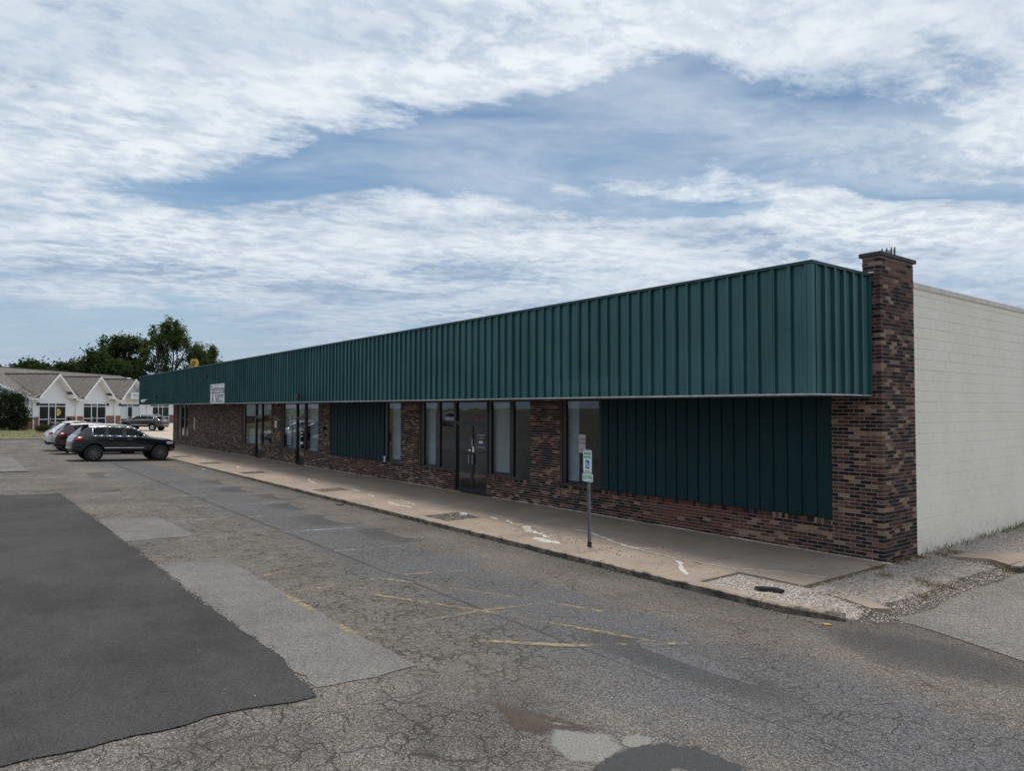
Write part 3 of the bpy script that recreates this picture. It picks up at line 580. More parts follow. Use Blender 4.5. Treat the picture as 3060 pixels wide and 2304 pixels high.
mb = MB(); mb.poly([(x, y, zgr(x, y)) for x, y in GR]); me_g = mb.build('gravel_bed', 'gravel_bed'); tag(me_g, 'bed of loose pale gravel at the corner of the brick pier', kind='structure')
bm = bmesh.new(); bm.from_mesh(me_g.data); bmesh.ops.triangulate(bm, faces=bm.faces[:]); bm.to_mesh(me_g.data); bm.free()
q = scatter(GR, 21000); keep = (q[:, 1] < 8) & (q[:, 0] < 1.5) & ((q[:, 1] > -3.4) | (q[:, 0] < 1.2)) & (rng.uniform(0, 1, len(q)) < np.where(q[:, 1] < 2.5, 1.0, 0.45)); q = q[keep]
stones('gravel', q, rng.uniform(0.008, 0.019, len(q)), 'pebble', 'loose pale grey gravel stones strewn beside the brick pier', lambda x, y: zgr(x, y) + 0.004)
q = np.column_stack([rng.normal(1.45, 0.22, 1500), rng.uniform(-3.2, 3.0, 1500)]); q = q[q[:, 0] > 1.2]
stones('gravel', q, rng.uniform(0.006, 0.014, len(q)), 'pebble', 'thin spill of gravel over the driveway edge', lambda x, y: g(x, y) + 0.012)
for p0, p1 in PITS[:-1]:
    pl = [(p0, -3.60), (p1, -3.60), (p1, -2.61), (p0, -2.61)]; n_ = 900 if p0 > -20 else 260
    q = scatter(pl, n_); stones('gravel', q, rng.uniform(0.012, 0.028, len(q)), 'pebble_dark', None, lambda x, y: -0.032, walk)
def slab_free(name, pts, z, mat, label):
    mb = MB(); mb.prism([(x, y, z - 0.1) for x, y in pts], (0, 0, 0.1)); return tag(mb.build(name, mat), label, kind='structure')
slab_free('old_pavement', [(0.42, 1.62), (1.0, 1.93), (1.37, 1.66), (1.40, 2.4), (1.20, 3.25), (0.5, 2.4)], -0.01, 'concrete_walk', 'broken tan concrete slab lying in the gravel')
slab_free('old_pavement', [(0.15, -2.58), (0.70, -2.66), (1.15, -2.86), (1.34, -2.68), (0.85, -2.42), (0.2, -2.40)], -0.055, 'concrete_walk', 'low strip of tan concrete half buried in gravel')
slab_free('old_pavement', [(1.42, 1.55), (1.56, 1.62), (1.56, 4.6), (1.42, 4.6)], 0.0, 'concrete_kerb', 'worn kerb edge along the driveway')
def blades(name, pts, h, mat, label, zf, parent=None, spread=0.5, wid=0.006):
    n = len(pts); a = rng.uniform(0, 2 * PI, n); hh = rng.uniform(0.4, 1.0, n) * h; lean = rng.normal(0, spread, (n, 2)) * hh[:, None]; wv_ = rng.uniform(0.6, 1.4, n) * wid
    z0 = np.array([zf(x, y) for x, y in pts]); V = np.empty((n, 3, 3))
    V[:, 0] = np.column_stack([pts[:, 0] - np.cos(a) * wv_, pts[:, 1] - np.sin(a) * wv_, z0]); V[:, 1] = np.column_stack([pts[:, 0] + np.cos(a) * wv_, pts[:, 1] + np.sin(a) * wv_, z0]); V[:, 2] = np.column_stack([pts[:, 0] + lean[:, 0], pts[:, 1] + lean[:, 1], z0 + hh])
    return soup(name, V.reshape(-1, 3), np.arange(n * 3).reshape(-1, 3), rng.uniform(0, 1, n), mat, label, parent, 'stuff')
def clumps(cs, n, r): return np.concatenate([rng.normal((x, y), r, (n, 2)) for x, y in cs])
wl = np.column_stack([np.abs(rng.normal(0.03, 0.09, 620)) + 0.01, rng.uniform(1.35, 8.5, 620)]); wl = wl[rng.uniform(0, 1, len(wl)) < (0.2 + 0.8 * (wl[:, 1] - 1.3) / 7)]
blades('weeds', wl, 0.17, 'green_weed', 'straggling weeds along the foot of the white block wall', zgr)
blades('weeds', clumps([(0.12, 0.3), (0.1, 0.7), (0.06, -0.4), (0.1, 1.1), (0.4, -0.8), (1.30, 1.75), (1.45, 1.6), (0.9, -0.6), (1.1, -0.75), (1.25, -0.6), (1.3, -1.5), (0.25, 1.7), (0.3, 2.1)], 70, 0.07), 0.10, 'dry_grass', 'dry brown grass tufts in the gravel by the pier', zgr, spread=0.9)
blades('weeds', np.column_stack([rng.uniform(0.02, 0.12, 500), rng.uniform(-2.6, 0.0, 500)]), 0.05, 'dry_grass', 'dry grass fringe along the end of the pavement', lambda x, y: -0.03, spread=1.0)
gut = np.column_stack([rng.uniform(-26, 1.1, 2600), -3.86 - np.abs(rng.normal(0, 0.07, 2600))]); gut = gut[rng.uniform(0, 1, len(gut)) < 0.5 + 0.5 * np.sin(gut[:, 0] * 1.3)]
stones('gutter_litter', gut, rng.uniform(0.006, 0.02, len(gut)), 'litter', 'dead leaves and grit gathered along the kerb', lambda x, y: g(x, y) + 0.004)
q = np.concatenate([rng.normal((-4.7, -3.15), (0.7, 0.16), (240, 2)), rng.normal((-5.9, -2.9), (0.5, 0.18), (150, 2)), rng.uniform((-8, -3.6), (-0.5, -1.5), (160, 2))]); q = q[(q[:, 1] > -3.66) & (q[:, 1] < -0.2)]
stones('grit', q, rng.uniform(0.006, 0.018, len(q)), 'pebble_dark', 'loose grit and crumbled concrete on the pavement round the sign post', lambda x, y: 0.003)
q = np.column_stack([rng.uniform(-18, 4, 260), rng.uniform(-11, -4.2, 260)]); stones('grit', q, rng.uniform(0.004, 0.010, len(q)), 'pebble', 'scattered small pale stones on the asphalt', lambda x, y: g(x, y) + 0.012)
ed_ = []
for a_, b_ in zip(dark[:-3], dark[1:-2]):
    n_ = int(math.hypot(b_[0] - a_[0], b_[1] - a_[1]) * 55); t__ = rng.uniform(0, 1, (n_, 1)); ed_.append(np.array(a_) * (1 - t__) + np.array(b_) * t__ + rng.normal(0, 0.035, (n_, 2)))
q = np.concatenate(ed_); stones('crumbs', q, rng.uniform(0.004, 0.013, len(q)), 'tar_crumb', 'crumbled tar along the edge of the dark patch', lambda x, y: g(x, y) + 0.012)
# small finds
mb = MB(); pr = [(-0.36, -3.36), (-0.28, -3.26), (-0.12, -3.17), (0.04, -3.20), (0.0, -3.28), (-0.14, -3.30), (-0.26, -3.40)]; mb.prism([(x, y, -0.03) for x, y in pr], (0.015, 0.01, 0.055)); tag(mb.build('rubber_scrap', 'black_box'), 'torn black rubber scrap lying on gravel behind the kerb', 'scrap')
mb = MB(); mb.prism([(1.06 + 0.05 * math.cos(a) * (1 + 0.3 * math.sin(3 * a)), -3.86 + 0.03 * math.sin(a), g(1, -3.9) + 0.004) for a in [i * PI / 6 for i in range(12)]], (0.01, 0, 0.012)); tag(mb.build('yellow_leaf', 'yellow_sign'), 'bright yellow leaf on the dark asphalt below the kerb end', 'leaf')
mb = MB(); mb.prism([(-27.4, -4.45, g(-27.5, -4.5)), (-27.28, -4.48, g(-27, -4.5)), (-27.24, -4.32, g(-27, -4.5)), (-27.36, -4.34, g(-27, -4.5))], (0.04, 0.02, 0.09)); tag(mb.build('paper_cup', 'sign_white'), 'crumpled white paper lying beyond the kerb by the dark parked car', 'litter')
mb = MB(); mb.prism([(-9.35, -2.75, -0.02), (-9.15, -2.8, -0.02), (-9.1, -2.68, -0.02), (-9.25, -2.62, -0.02)], (0.01, 0.0, 0.05)); tag(mb.build('paper_scrap', 'sign_white'), 'white paper scrap in the gravel square nearest the sign post', 'litter')
mb = MB(); mb.prism([(-13.9, -4.12, g(-13, -4)), (-13.6, -4.2, g(-13, -4)), (-13.5, -4.05, g(-13, -4)), (-13.8, -4.0, g(-13, -4))], (0.02, 0.0, 0.03)); tag(mb.build('cardboard_scrap', 'litter'), 'flattened tan cardboard scrap in the gutter', 'litter')

# ------------------------------------------------------------------ the strip building
MALL = empty('strip_building'); tag(MALL, 'long single storey strip building with green metal fascia and brown brick front', 'building')
SOF, FT, FD, FX0, FX1 = 2.95, 5.14, 1.94, -55.55, -0.20      # soffit, fascia top, fascia depth, far and near ends
CH, BL = 0.0677, 0.2032
# brick colours: clustered so that dark and tan runs appear
PAL = {'dark': (0.018, 0.013, 0.014), 'brown': (0.074, 0.038, 0.031), 'red': (0.120, 0.046, 0.036), 'mid': (0.130, 0.074, 0.055), 'tan': (0.245, 0.165, 0.115)}
def cnoise(a, b, c=0.0):
    from mathutils import noise as mn
    return mn.noise(Vector((a, b, c)))
def brick_col(xx_, zz_, seed, redness=0.0):
    k = cnoise(xx_ * 1.3, zz_ * 7.5, seed) * 0.40 + random.uniform(-0.62, 0.62)
    if redness and random.random() < redness: n = 'red'
    elif k > 0.44: n = 'tan'
    elif k > 0.22: n = 'mid'
    elif k > -0.16: n = 'brown'
    else: n = 'dark'
    c = PAL[n]; j = random.uniform(0.82, 1.2); return (c[0] * j, c[1] * j, c[2] * j)
BR = []   # (x0,x1,y0,y1,z0,z1,color,parent key)
MJ = 0.0115
def brick_front(x0, x1, z0, z1, yf=0.0, key='wall', seed=0.0, redness=None, skip=None):
    k0 = int(round(z0 / CH)); k1 = int(z1 / CH)
    for k in range(k0, k1):
        xa = x1 if True else x0
        xx_ = x1 - (0 if k % 2 else BL / 2)
        segs = []
        if k % 2 == 0: segs.append((x1 - BL / 2 + MJ, x1))
        while xx_ > x0 + 0.01:
            segs.append((max(x0, xx_ - BL + MJ), xx_)); xx_ -= BL
        for a, b in segs:
            if b - a < 0.012: continue
            rd = redness(0.5 * (a + b)) if redness else 0.0
            BR.append((a, b, yf - 0.006 - random.uniform(0, 0.003), yf + 0.03, k * CH + MJ / 2, (k + 1) * CH - MJ / 2, brick_col(0.5 * (a + b), k * CH, seed, rd), key))
def rowlock(x0, x1, z0, h, yf=-0.012, key='wall', redness=None):
    x_ = x0
    while x_ < x1 - 0.03:
        rd = redness(x_) if redness else 0.0
        BR.append((x_, min(x1, x_ + CH - MJ), yf - random.uniform(0, 0.004), yf + 0.10, z0 + 0.006, z0 + h, brick_col(x_ * 3, 9.0, 4.0, rd), key)); x_ += CH
SILL = 8 * CH
reds = lambda x: 0.75 * math.exp(-((x + 4.2) / 1.9) ** 2) + 0.45 * math.exp(-((x + 20.5) / 1.6) ** 2) + 0.35 * math.exp(-((x + 11.3) / 0.8) ** 2)
COLS = [(-53.3, -51.95), (-48.85, -36.40), (-31.45, -30.0), (-25.2, -23.92), (-17.48, -16.18), (-9.88, -8.60)]
SILLS = [(-51.95, -48.85), (-36.40, -34.08), (-33.05, -31.45), (-30.0, -28.0), (-26.9, -25.2), (-23.92, -17.48), (-16.18, -13.88), (-12.02, -9.88), (-8.60, -0.93)]
par = {}
for i, (a, b) in enumerate(COLS):
    mort = MB(); brick_front(a, b, 0, SOF + 0.03, 0.0, 'c%d' % i, i * 3.1); mort.box(a, b, 0.0, 0.30, -0.05, SOF + 0.02); par['c%d' % i] = mort.build('brick_column', 'mortar', MALL)
for i, (a, b) in enumerate(SILLS):
    mort = MB(); brick_front(a, b, 0, SILL, 0.002, 's%d' % i, 20 + i * 2.3, reds); rowlock(a + 0.002, b, SILL, 0.103, -0.010, 's%d' % i, reds); mort.box(a + 0.001, b - 0.001, 0.003, 0.28, -0.05, SILL + 0.085); par['s%d' % i] = mort.build('sill_wall', 'mortar', MALL)
# corner pier: broad below the soffit, a slim chimney-like shaft above it, its long side on the end wall
pm = MB(); PW, PU, PD, PT = 0.93, 0.31, 1.30, 5.445
pm.box(-PW, 0.0, 0.0, 0.30, -0.15, SOF + 0.02); pm.box(-PU, -0.0005, 0.0005, PD, -0.15, PT)
pier = pm.build('brick_pier', 'mortar', MALL)
def side_brick(k, a, b, col):
    BR.append((0.0 - 0.02, 0.006 + random.uniform(0, 0.003), a, b, k * CH + MJ / 2, (k + 1) * CH - MJ / 2, col, 'pier'))
for k in range(-2, int(PT / CH)):
    up = k * CH > SOF - 0.02; xl = -PU if up else -PW; z0, z1 = k * CH + MJ / 2, (k + 1) * CH - MJ / 2
    first = BL / 2 if k % 2 else BL        # length of the corner brick on the front face
    segs = [(-first + MJ, 0.0)]; x_ = -first
    while x_ > xl + 0.01: segs.append((max(xl, x_ - BL + MJ), x_)); x_ -= BL
    for j, (a, b) in enumerate(segs):
        if b - a < 0.012: continue
        c = brick_col(a, k * CH, 2.0 if not up else 7.0)
        if j == 0:
            cc0 = c; BR.append((a, 0.007, -0.008, 0.094 if k % 2 == 0 else BL - MJ, z0, z1, c, 'pier'))
        else: BR.append((a, b, -0.006 - random.uniform(0, 0.003), 0.03, z0, z1, c, 'pier'))
    y_ = BL / 2 + 0.002 if k % 2 == 0 else BL
    while y_ < PD - 0.02:
        b = min(PD - 0.002, y_ + BL - MJ); 
        cl = brick_col(y_ + 5, k * CH, 12.0)
        if up and k * CH > 5.0 and random.random() < 0.5: cl = tuple(q_ * 1.25 for q_ in PAL['mid'])
        side_brick(k, y_, b, cl); y_ += BL
par['pier'] = pier
def near(b_):
    c = Vector(((b_[0] + b_[1]) / 2, (b_[2] + b_[3]) / 2, (b_[4] + b_[5]) / 2)); d_ = CAMP - c
    ar = max((b_[1] - b_[0]) * (b_[5] - b_[4]) * abs(d_.y), (b_[3] - b_[2]) * (b_[5] - b_[4]) * abs(d_.x) if b_[7] == 'pier' else 0)
    return ar / d_.length ** 3
BR.sort(key=near, reverse=True)
cache = {}
for (x0, x1, y0, y1, z0, z1, c, key) in BR[:300]:
    dims = (round(x1 - x0, 2), round(y1 - y0, 2), round(z1 - z0, 3)); cx_, cy_, cz_ = (x0 + x1) / 2, (y0 + y1) / 2, (z0 + z1) / 2
    if dims not in cache:
        mb = MB(); a, b, h = (x1 - x0) / 2, (y1 - y0) / 2, (z1 - z0) / 2; mb.box(-a, a, -b, b, -h, h); o = mb.build('brick', 'brick_single', par[key]); o.location = (cx_, cy_, cz_); o.color = (*c, 1)
        bm = bmesh.new(); bm.from_mesh(o.data); bmesh.ops.bevel(bm, geom=bm.edges[:], offset=0.0025, segments=1, affect='EDGES'); bm.to_mesh(o.data); bm.free(); cache[dims] = o
    else: share(cache[dims], 'brick', (cx_, cy_, cz_), par[key], None, c)
for key in list(par):
    mb = MB()
    for (x0, x1, y0, y1, z0, z1, c, k_) in BR[300:]:
        if k_ == key: mb.box(x0, x1, y0, y1, z0, z1, c)
    if mb.f: tag(mb.build('brick_courses', 'brick_many', par[key]), kind='stuff')
cap = MB(); cap.box(-PU - 0.045, 0.05, -0.05, PD + 0.05, PT, PT + 0.075); o = cap.build('pier_cap', 'slate_cap', MALL)
bm = bmesh.new(); bm.from_mesh(o.data); bmesh.ops.bevel(bm, geom=bm.edges[:], offset=0.008, segments=1, affect='EDGES'); bm.to_mesh(o.data); bm.free()
fl = MB(); fl.box(-PU - 0.03, -0.10, -0.035, 0.0, FT + 0.005, FT + 0.03); fl.box(-0.19, -0.165, -0.03, -0.009, FT - 0.14, FT + 0.004); fl.build('roof_flashing', 'coping', MALL)

# ---- painted block end wall
BW0, BW1, BT = PD + 0.002, 21.0, 25 * 0.2032
bw = MB(); bw.box(-0.30, -0.021, BW0, BW1, -0.2, BT); bw.box(-53.3, -0.35, BW1 - 0.2, BW1, -0.2, BT - 0.3); bw.box(-53.3, -53.0, 0.31, BW1 - 0.25, -0.2, BT - 0.3)
blockwall = bw.build('block_wall', 'block_paint', MALL)
BK = []
for k in range(-1, 25):
    y_ = BW0 - (0.2032 if k % 2 else 0.0); y_ += 0.0
    while y_ < BW1:
        a, b = max(y_, BW0) + 0.002, min(y_ + 0.4064, BW1) - 0.002
        if b - a > 0.03: BK.append((a, b, k * 0.2032 + 0.002, (k + 1) * 0.2032 - 0.002))
        y_ += 0.4064
BK.sort(key=lambda b_: (Vector((0, (b_[0] + b_[1]) / 2, (b_[2] + b_[3]) / 2)) - CAMP).length + (2.0 if b_[1] - b_[0] < 0.3 else 0))
def block_mesh(L_):
    mb = MB(); a, h, d_ = L_ / 2 + 0.0012, 0.1985 / 2, 0.009; e = 0.0030
    ez_ = 0.0055; vs = [(0, -a, -h), (0, a, -h), (0, a, h), (0, -a, h), (d_, -a + e, -h + ez_), (d_, a - e, -h + ez_), (d_, a - e, h - ez_), (d_, -a + e, h - ez_)]
    mb.add(vs, [(4, 5, 6, 7), (0, 1, 5, 4), (1, 2, 6, 5), (2, 3, 7, 6), (3, 0, 4, 7)]); return mb
bc = {}; many = MB()
for i, (a, b, z0, z1) in enumerate(BK):
    L_ = round(b - a, 3); loc = (-0.021 + random.uniform(-0.0015, 0.0015), (a + b) / 2, (z0 + z1) / 2)
    if i < 300:
        if L_ not in bc: o = block_mesh(L_).build('block', 'block_paint', blockwall); o.location = loc; bc[L_] = o
        else: share(bc[L_], 'block', loc, blockwall)
    else:
        t_ = block_mesh(L_); many.add([(p[0] + loc[0], p[1] + loc[1], p[2] + loc[2]) for p in t_.v], t_.f)
tag(many.build('block_courses', 'block_paint', blockwall), kind='stuff')
yy_ = BW0
while yy_ < BW1:
    cp = MB(); cp.box(-0.34, 0.010, yy_ + 0.004, min(yy_ + 3.0, BW1 + 0.02), BT, BT + 0.025); cp.box(-0.0115, 0.012, yy_ + 0.004, min(yy_ + 3.0, BW1), BT - 0.075, BT - 0.0005); cp.build('coping_strip', 'coping', MALL); yy_ += 3.0
rf = MB(); rf.box(-55.4, -0.36, -1.8, BW1 - 0.25, BT - 0.45, BT - 0.40); rf.build('flat_roof', 'slate_cap', MALL)

# ---- green metal fascia, panel by panel
fas = MB(); fas.box(FX0 + 0.05, FX1 - 0.05, -FD + 0.041, -0.02, SOF + 0.02, SOF + 0.06); fas.box(FX0 + 0.05, FX1 - 0.05, -FD + 0.034, -FD + 0.04, SOF + 0.02, FT - 0.02)
fas.box(FX1 - 0.045, FX1 - 0.034, -FD + 0.041, -0.012, SOF + 0.02, FT - 0.02); fas.box(FX0 + 0.034, FX0 + 0.045, -FD + 0.041, 0.0, SOF + 0.02, FT - 0.02)
fascia = fas.build('fascia', 'green_trim', MALL)
PWD = 0.3048
def panel_mesh(name, W_, z0, z1, dent=False, rib=0.056, mat='green_steel', parent=None):
    # profile along +x: half a capped standing rib at each end with a shadow gap under its cap, a broad pan with two small stiffeners between
    h_, lip, gw, gd = rib, 0.022, 0.050, 0.030
    pr = [(0.0, h_), (lip, h_), (lip, h_ - 0.010), (0.007, h_ - 0.012), (0.007, -gd), (gw, -gd), (gw + 0.002, 0.0), (0.125, 0.0), (0.130, 0.006), (0.138, 0.006), (0.143, 0.0), (0.175, 0.0), (0.180, 0.006), (0.188, 0.006), (0.193, 0.0), (W_ - gw - 0.002, 0.0), (W_ - gw, -gd), (W_ - 0.007, -gd), (W_ - 0.007, h_ - 0.012), (W_ - lip, h_ - 0.010), (W_ - lip, h_), (W_, h_)]
    zs = [z0, z0 + 0.10, z0 + 0.34, z0 + 0.40, z0 + 0.46, z0 + 0.9, z1] ; mb = MB(); n = len(pr)
    for j, z in enumerate(zs):
        for i, (x, y) in enumerate(pr):
            yy = y
            if dent and y >= rib - 0.013 and j in (1, 2, 3): yy = y - (0.008, 0.018, 0.022)[j - 1]
            if dent and j == 0: yy = y - 0.004
            mb.v.append((x, -yy, z))
    for j in range(len(zs) - 1):
        for i in range(n - 1): mb.f.append((j * n + i, j * n + i + 1, (j + 1) * n + i + 1, (j + 1) * n + i)); mb.t.append(None)
    for zz in (z0 + 0.06, z0 + 0.80):
        mb.tube((0.159, 0.0, zz), (0.159, -0.008, zz), 0.010, 0.006, 6)
    return mb.build(name, mat, parent)
P0_ = panel_mesh('metal_panel', PWD, SOF + 0.012, FT - 0.045, False, parent=fascia); P0_.location = (FX1 - 0.05 - PWD, -FD, 0)
PD_ = None; n = 1; x_ = FX1 - 0.05 - 2 * PWD
while x_ > FX0 + 0.02:
    jig = (random.gauss(0, 0.002), -FD + random.gauss(0, 0.0015))
    if -7.0 < x_ < -4.4:
        if PD_ is None: PD_ = panel_mesh('metal_panel', PWD, SOF + 0.012, FT - 0.045, True, parent=fascia); PD_.location = (x_, jig[1], 0)
        else: share(PD_, 'metal_panel', (x_, jig[1], 0), fascia, (0, random.gauss(0, 0.002), 0))
    else: share(P0_, 'metal_panel', (x_, jig[1], 0), fascia, (random.gauss(0, 0.0006), random.gauss(0, 0.0008), 0))
    x_ -= PWD
for k in range(6): share(P0_, 'metal_panel', (FX1 + 0.004, -FD + 0.06 + k * 0.308, 0), fascia, (0, 0, PI / 2))
for k in range(6): share(P0_, 'metal_panel', (FX0 - 0.004, -0.06 - k * 0.308, 0), fascia, (0, 0, -PI / 2))
tr = MB(); tr.box(FX0 - 0.05, FX1 + 0.062, -FD - 0.062, -FD + 0.10, FT - 0.05, FT); tr.box(FX1 - 0.10, FX1 + 0.060, -FD + 0.101, -0.012, FT - 0.0505, FT - 0.002); tr.box(FX0 - 0.05, FX0 + 0.10, -FD + 0.101, 0.0, FT - 0.0505, FT - 0.002); tr.build('top_trim', 'green_trim', MALL)
tr = MB(); tr.box(FX1 - 0.055, FX1 + 0.046, -FD - 0.046, -FD + 0.05, SOF + 0.013, FT - 0.052); tr.build('corner_trim', 'green_steel', MALL); tr = MB(); tr.box(FX0 - 0.045, FX0 + 0.055, -FD - 0.050, -FD + 0.05, SOF + 0.013, FT - 0.052); tr.build('corner_trim', 'green_steel', MALL)
xa = FX0 - 0.05
while xa < FX1:      # pale drip edge in lengths that sag a little
    xb = min(xa + 3.05, FX1 + 0.05); dz_ = random.gauss(0, 0.004); tr = MB(); tr.box(xa + 0.002, xb - 0.002, -FD - 0.056, -FD + 0.06, SOF - 0.012 + dz_, SOF + 0.011); tr.build('drip_edge', 'flashing', MALL); xa = xb
tr = MB(); tr.box(FX1 - 0.06, FX1 + 0.051, -FD + 0.061, -0.012, SOF - 0.012, SOF + 0.010); tr.box(FX0 - 0.051, FX0 + 0.06, -FD + 0.061, 0.0, SOF - 0.012, SOF + 0.010); tr.build('drip_edge', 'flashing', MALL)
tr = MB(); x_ = FX0 + 0.061
while x_ < FX1 - 0.07: tr.box(x_ + 0.001, min(x_ + 0.405, FX1 - 0.061), -FD + 0.061, -0.014, SOF - 0.002, SOF + 0.018); x_ += 0.406
tr.build('soffit', 'soffit_grey', MALL)

# ---- dark green board infill
def infill(x0, x1, z0, z1):
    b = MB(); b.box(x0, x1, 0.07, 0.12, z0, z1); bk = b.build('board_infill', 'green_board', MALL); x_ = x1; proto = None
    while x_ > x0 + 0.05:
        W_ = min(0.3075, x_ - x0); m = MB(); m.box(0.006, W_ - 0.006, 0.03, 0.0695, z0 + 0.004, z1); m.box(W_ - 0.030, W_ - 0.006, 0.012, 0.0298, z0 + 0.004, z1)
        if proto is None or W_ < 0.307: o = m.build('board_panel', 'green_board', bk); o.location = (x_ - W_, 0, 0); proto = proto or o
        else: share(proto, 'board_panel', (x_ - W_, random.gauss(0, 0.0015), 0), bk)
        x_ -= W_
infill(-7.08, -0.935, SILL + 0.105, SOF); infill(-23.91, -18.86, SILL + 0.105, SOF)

# ---- shop windows and doors
YG = 0.10
def window(panes, x0, x1, z0, z1, depth=0.05):
    f = MB(); f.box(x0, x1, YG - 0.045, YG + 0.05, z0, z0 + 0.055); f.box(x0, x1, YG - 0.045, YG + 0.05, z1 - 0.045, z1)
    edges = [x0] + [p for pp in panes for p in pp] + [x1]
    f.box(x0, panes[0][0], YG - 0.044, YG + 0.049, z0 + 0.056, z1 - 0.046); f.box(panes[-1][1], x1, YG - 0.044, YG + 0.049, z0 + 0.056, z1 - 0.046)
    for a, b in zip(panes[:-1], panes[1:]): f.box(a[1], b[0], YG - 0.044, YG + 0.049, z0 + 0.056, z1 - 0.046)
    o = f.build('window', 'bronze_frame', MALL)
    for a, b in panes:
        p = MB(); p.box(a - 0.006, b + 0.006, YG - 0.003, YG + 0.003, z0 + 0.05, z1 - 0.04); p.build('pane', 'shop_glass', o)
    s = MB(); s.prism([(x0 + 0.004, YG - 0.047, z0 + 0.004), (x0 + 0.004, YG - 0.105, z0 - 0.003), (x0 + 0.004, YG - 0.105, z0 + 0.012), (x0 + 0.004, YG - 0.047, z0 + 0.04)], (x1 - x0 - 0.008, 0, 0)); s.build('sill', 'sill_metal', o)
    return o
ZS = SILL + 0.106
window([(-51.05, -50.15), (-49.75, -48.92)], -51.94, -48.86, ZS, SOF)
window([(-36.0, -34.22)], -36.39, -34.10, ZS, SOF); window([(-32.98, -31.52)], -33.03, -31.46, ZS, SOF)
window([(-29.75, -28.10)], -29.99, -28.02, ZS, SOF); window([(-26.80, -25.28)], -26.88, -25.21, ZS, SOF)
window([(-18.62, -17.55)], -18.85, -17.49, ZS, SOF)
window([(-15.90, -15.0), (-14.84, -13.98)], -16.17, -13.89, ZS, SOF)
window([(-11.85, -10.92), (-10.74, -9.95)], -12.0, -9.89, ZS, SOF); window([(-8.42, -7.16)], -8.59, -7.09, ZS, SOF)
def door(x0, x1, leaves, top=2.20, hand='r'):
    d_ = empty('door', ((x0 + x1) / 2, YG, 0), 0, MALL); cx = (x0 + x1) / 2
    f = MB(); f.box(x0 - cx, x0 - cx + 0.06, -0.06, 0.06, 0, SOF); f.box(x1 - cx - 0.06, x1 - cx, -0.06, 0.06, 0, SOF); f.box(x0 - cx + 0.0605, x1 - cx - 0.0605, -0.058, 0.058, top, top + 0.075); f.box(x0 - cx + 0.0605, x1 - cx - 0.0605, -0.058, 0.058, SOF - 0.05, SOF); f.box(x0 - cx + 0.0605, x1 - cx - 0.0605, -0.075, 0.08, 0.0, 0.02); f.build('frame', 'bronze_frame', d_)
    p = MB(); p.box(x0 - cx + 0.055, x1 - cx - 0.055, -0.003, 0.003, top + 0.07, SOF - 0.045); p.build('transom_pane', 'shop_glass', d_)
    W_ = (x1 - x0 - 0.13) / leaves
    for i in range(leaves):
        a = x0 - cx + 0.065 + i * W_ + 0.002; b = a + W_ - 0.004
        l = MB(); l.box(a, a + 0.055, -0.022, 0.022, 0.024, top - 0.004); l.box(b - 0.055, b, -0.022, 0.022, 0.024, top - 0.004); l.box(a + 0.0551, b - 0.0551, -0.0215, 0.0215, top - 0.07, top - 0.004); l.box(a + 0.0551, b - 0.0551, -0.0215, 0.0215, 0.024, 0.22 if leaves == 1 else 0.13); l.build('leaf', 'bronze_frame', d_)
        q_ = MB(); q_.box(a + 0.05, b - 0.05, -0.003, 0.003, 0.12, top - 0.065); q_.build('pane', 'shop_glass', d_)
        hx = (b - 0.09 if (leaves == 1 and hand == 'r') or (leaves == 2 and i == 0) else a + 0.09)
        h = MB(); h.tube((hx, -0.075, 0.93), (hx, -0.075, 1.22), 0.011, 0.011, 8); h.tube((hx, -0.075, 0.96), (hx, -0.02, 0.96), 0.008, 0.008, 6); h.tube((hx, -0.075, 1.19), (hx, -0.02, 1.19), 0.008, 0.008, 6); h.build('handle', 'handle_steel' if leaves == 2 else 'black_box', d_)
        pl = MB(); pl.box(hx - 0.055, hx + 0.055, -0.030, -0.0225, 0.90, 1.24); pl.build('push_plate', 'black_box', d_)
    return d_
d3 = door(-13.87, -12.03, 2); d1 = door(-34.09, -33.04, 1); d2 = door(-27.99, -26.91, 1)
# notices and lettering on the glass
def note(parent_loc, w_, h_, mat, name='notice', parent=MALL):
    m = MB(); m.box(-w_ / 2, w_ / 2, -0.002, 0.0, -h_ / 2, h_ / 2); o = m.build(name, mat, parent); o.location = parent_loc; return o
note((-12.86, YG - 0.026, 1.40), 0.11, 0.19, 'letter_white'); note((-13.08, YG - 0.0245, 1.36), 0.13, 0.06, 'letter_white'); note((-12.93, YG - 0.026, 1.62), 0.035, 0.24, 'letter_white')
for (zz, s_t, tx) in ((1.76, 0.075, 'WESTERN AVENUE'), (1.66, 0.06, 'COMMUNITY'), (1.38, 0.07, 'Community Projects')): text('lettering', tx, s_t * 0.85, 'letter_white', (-12.46, YG - 0.006, zz + 0.1), FRONT, MALL, 0.75, 0.001)
note((-12.47, YG - 0.006, 1.64), 0.20, 0.075, 'letter_white'); note((-12.47, YG - 0.006, 1.545), 0.10, 0.07, 'sign_blue')
text('house_number', '3261', 0.30, 'letter_white', (-33.56, YG - 0.006, 2.52), FRONT, MALL, 0.78, 0.001, bold=0.006); text('house_number', '3263', 0.30, 'letter_white', (-27.42, YG - 0.006, 2.55), FRONT, MALL, 0.78, 0.001, bold=0.006)
m = MB()
for r_, zc_ in ((0.30, 1.50), (0.20, 1.50)):
    pts_ = [(-27.45 + r_ * math.cos(a), YG - 0.006, zc_ + r_ * 0.8 * math.sin(a)) for a in [PI * (0.15 + 0.7 * i / 10) for i in range(11)]]
    for p_, q_ in zip(pts_[:-1], pts_[1:]): m.tube(p_, q_, 0.016, 0.016, 4)
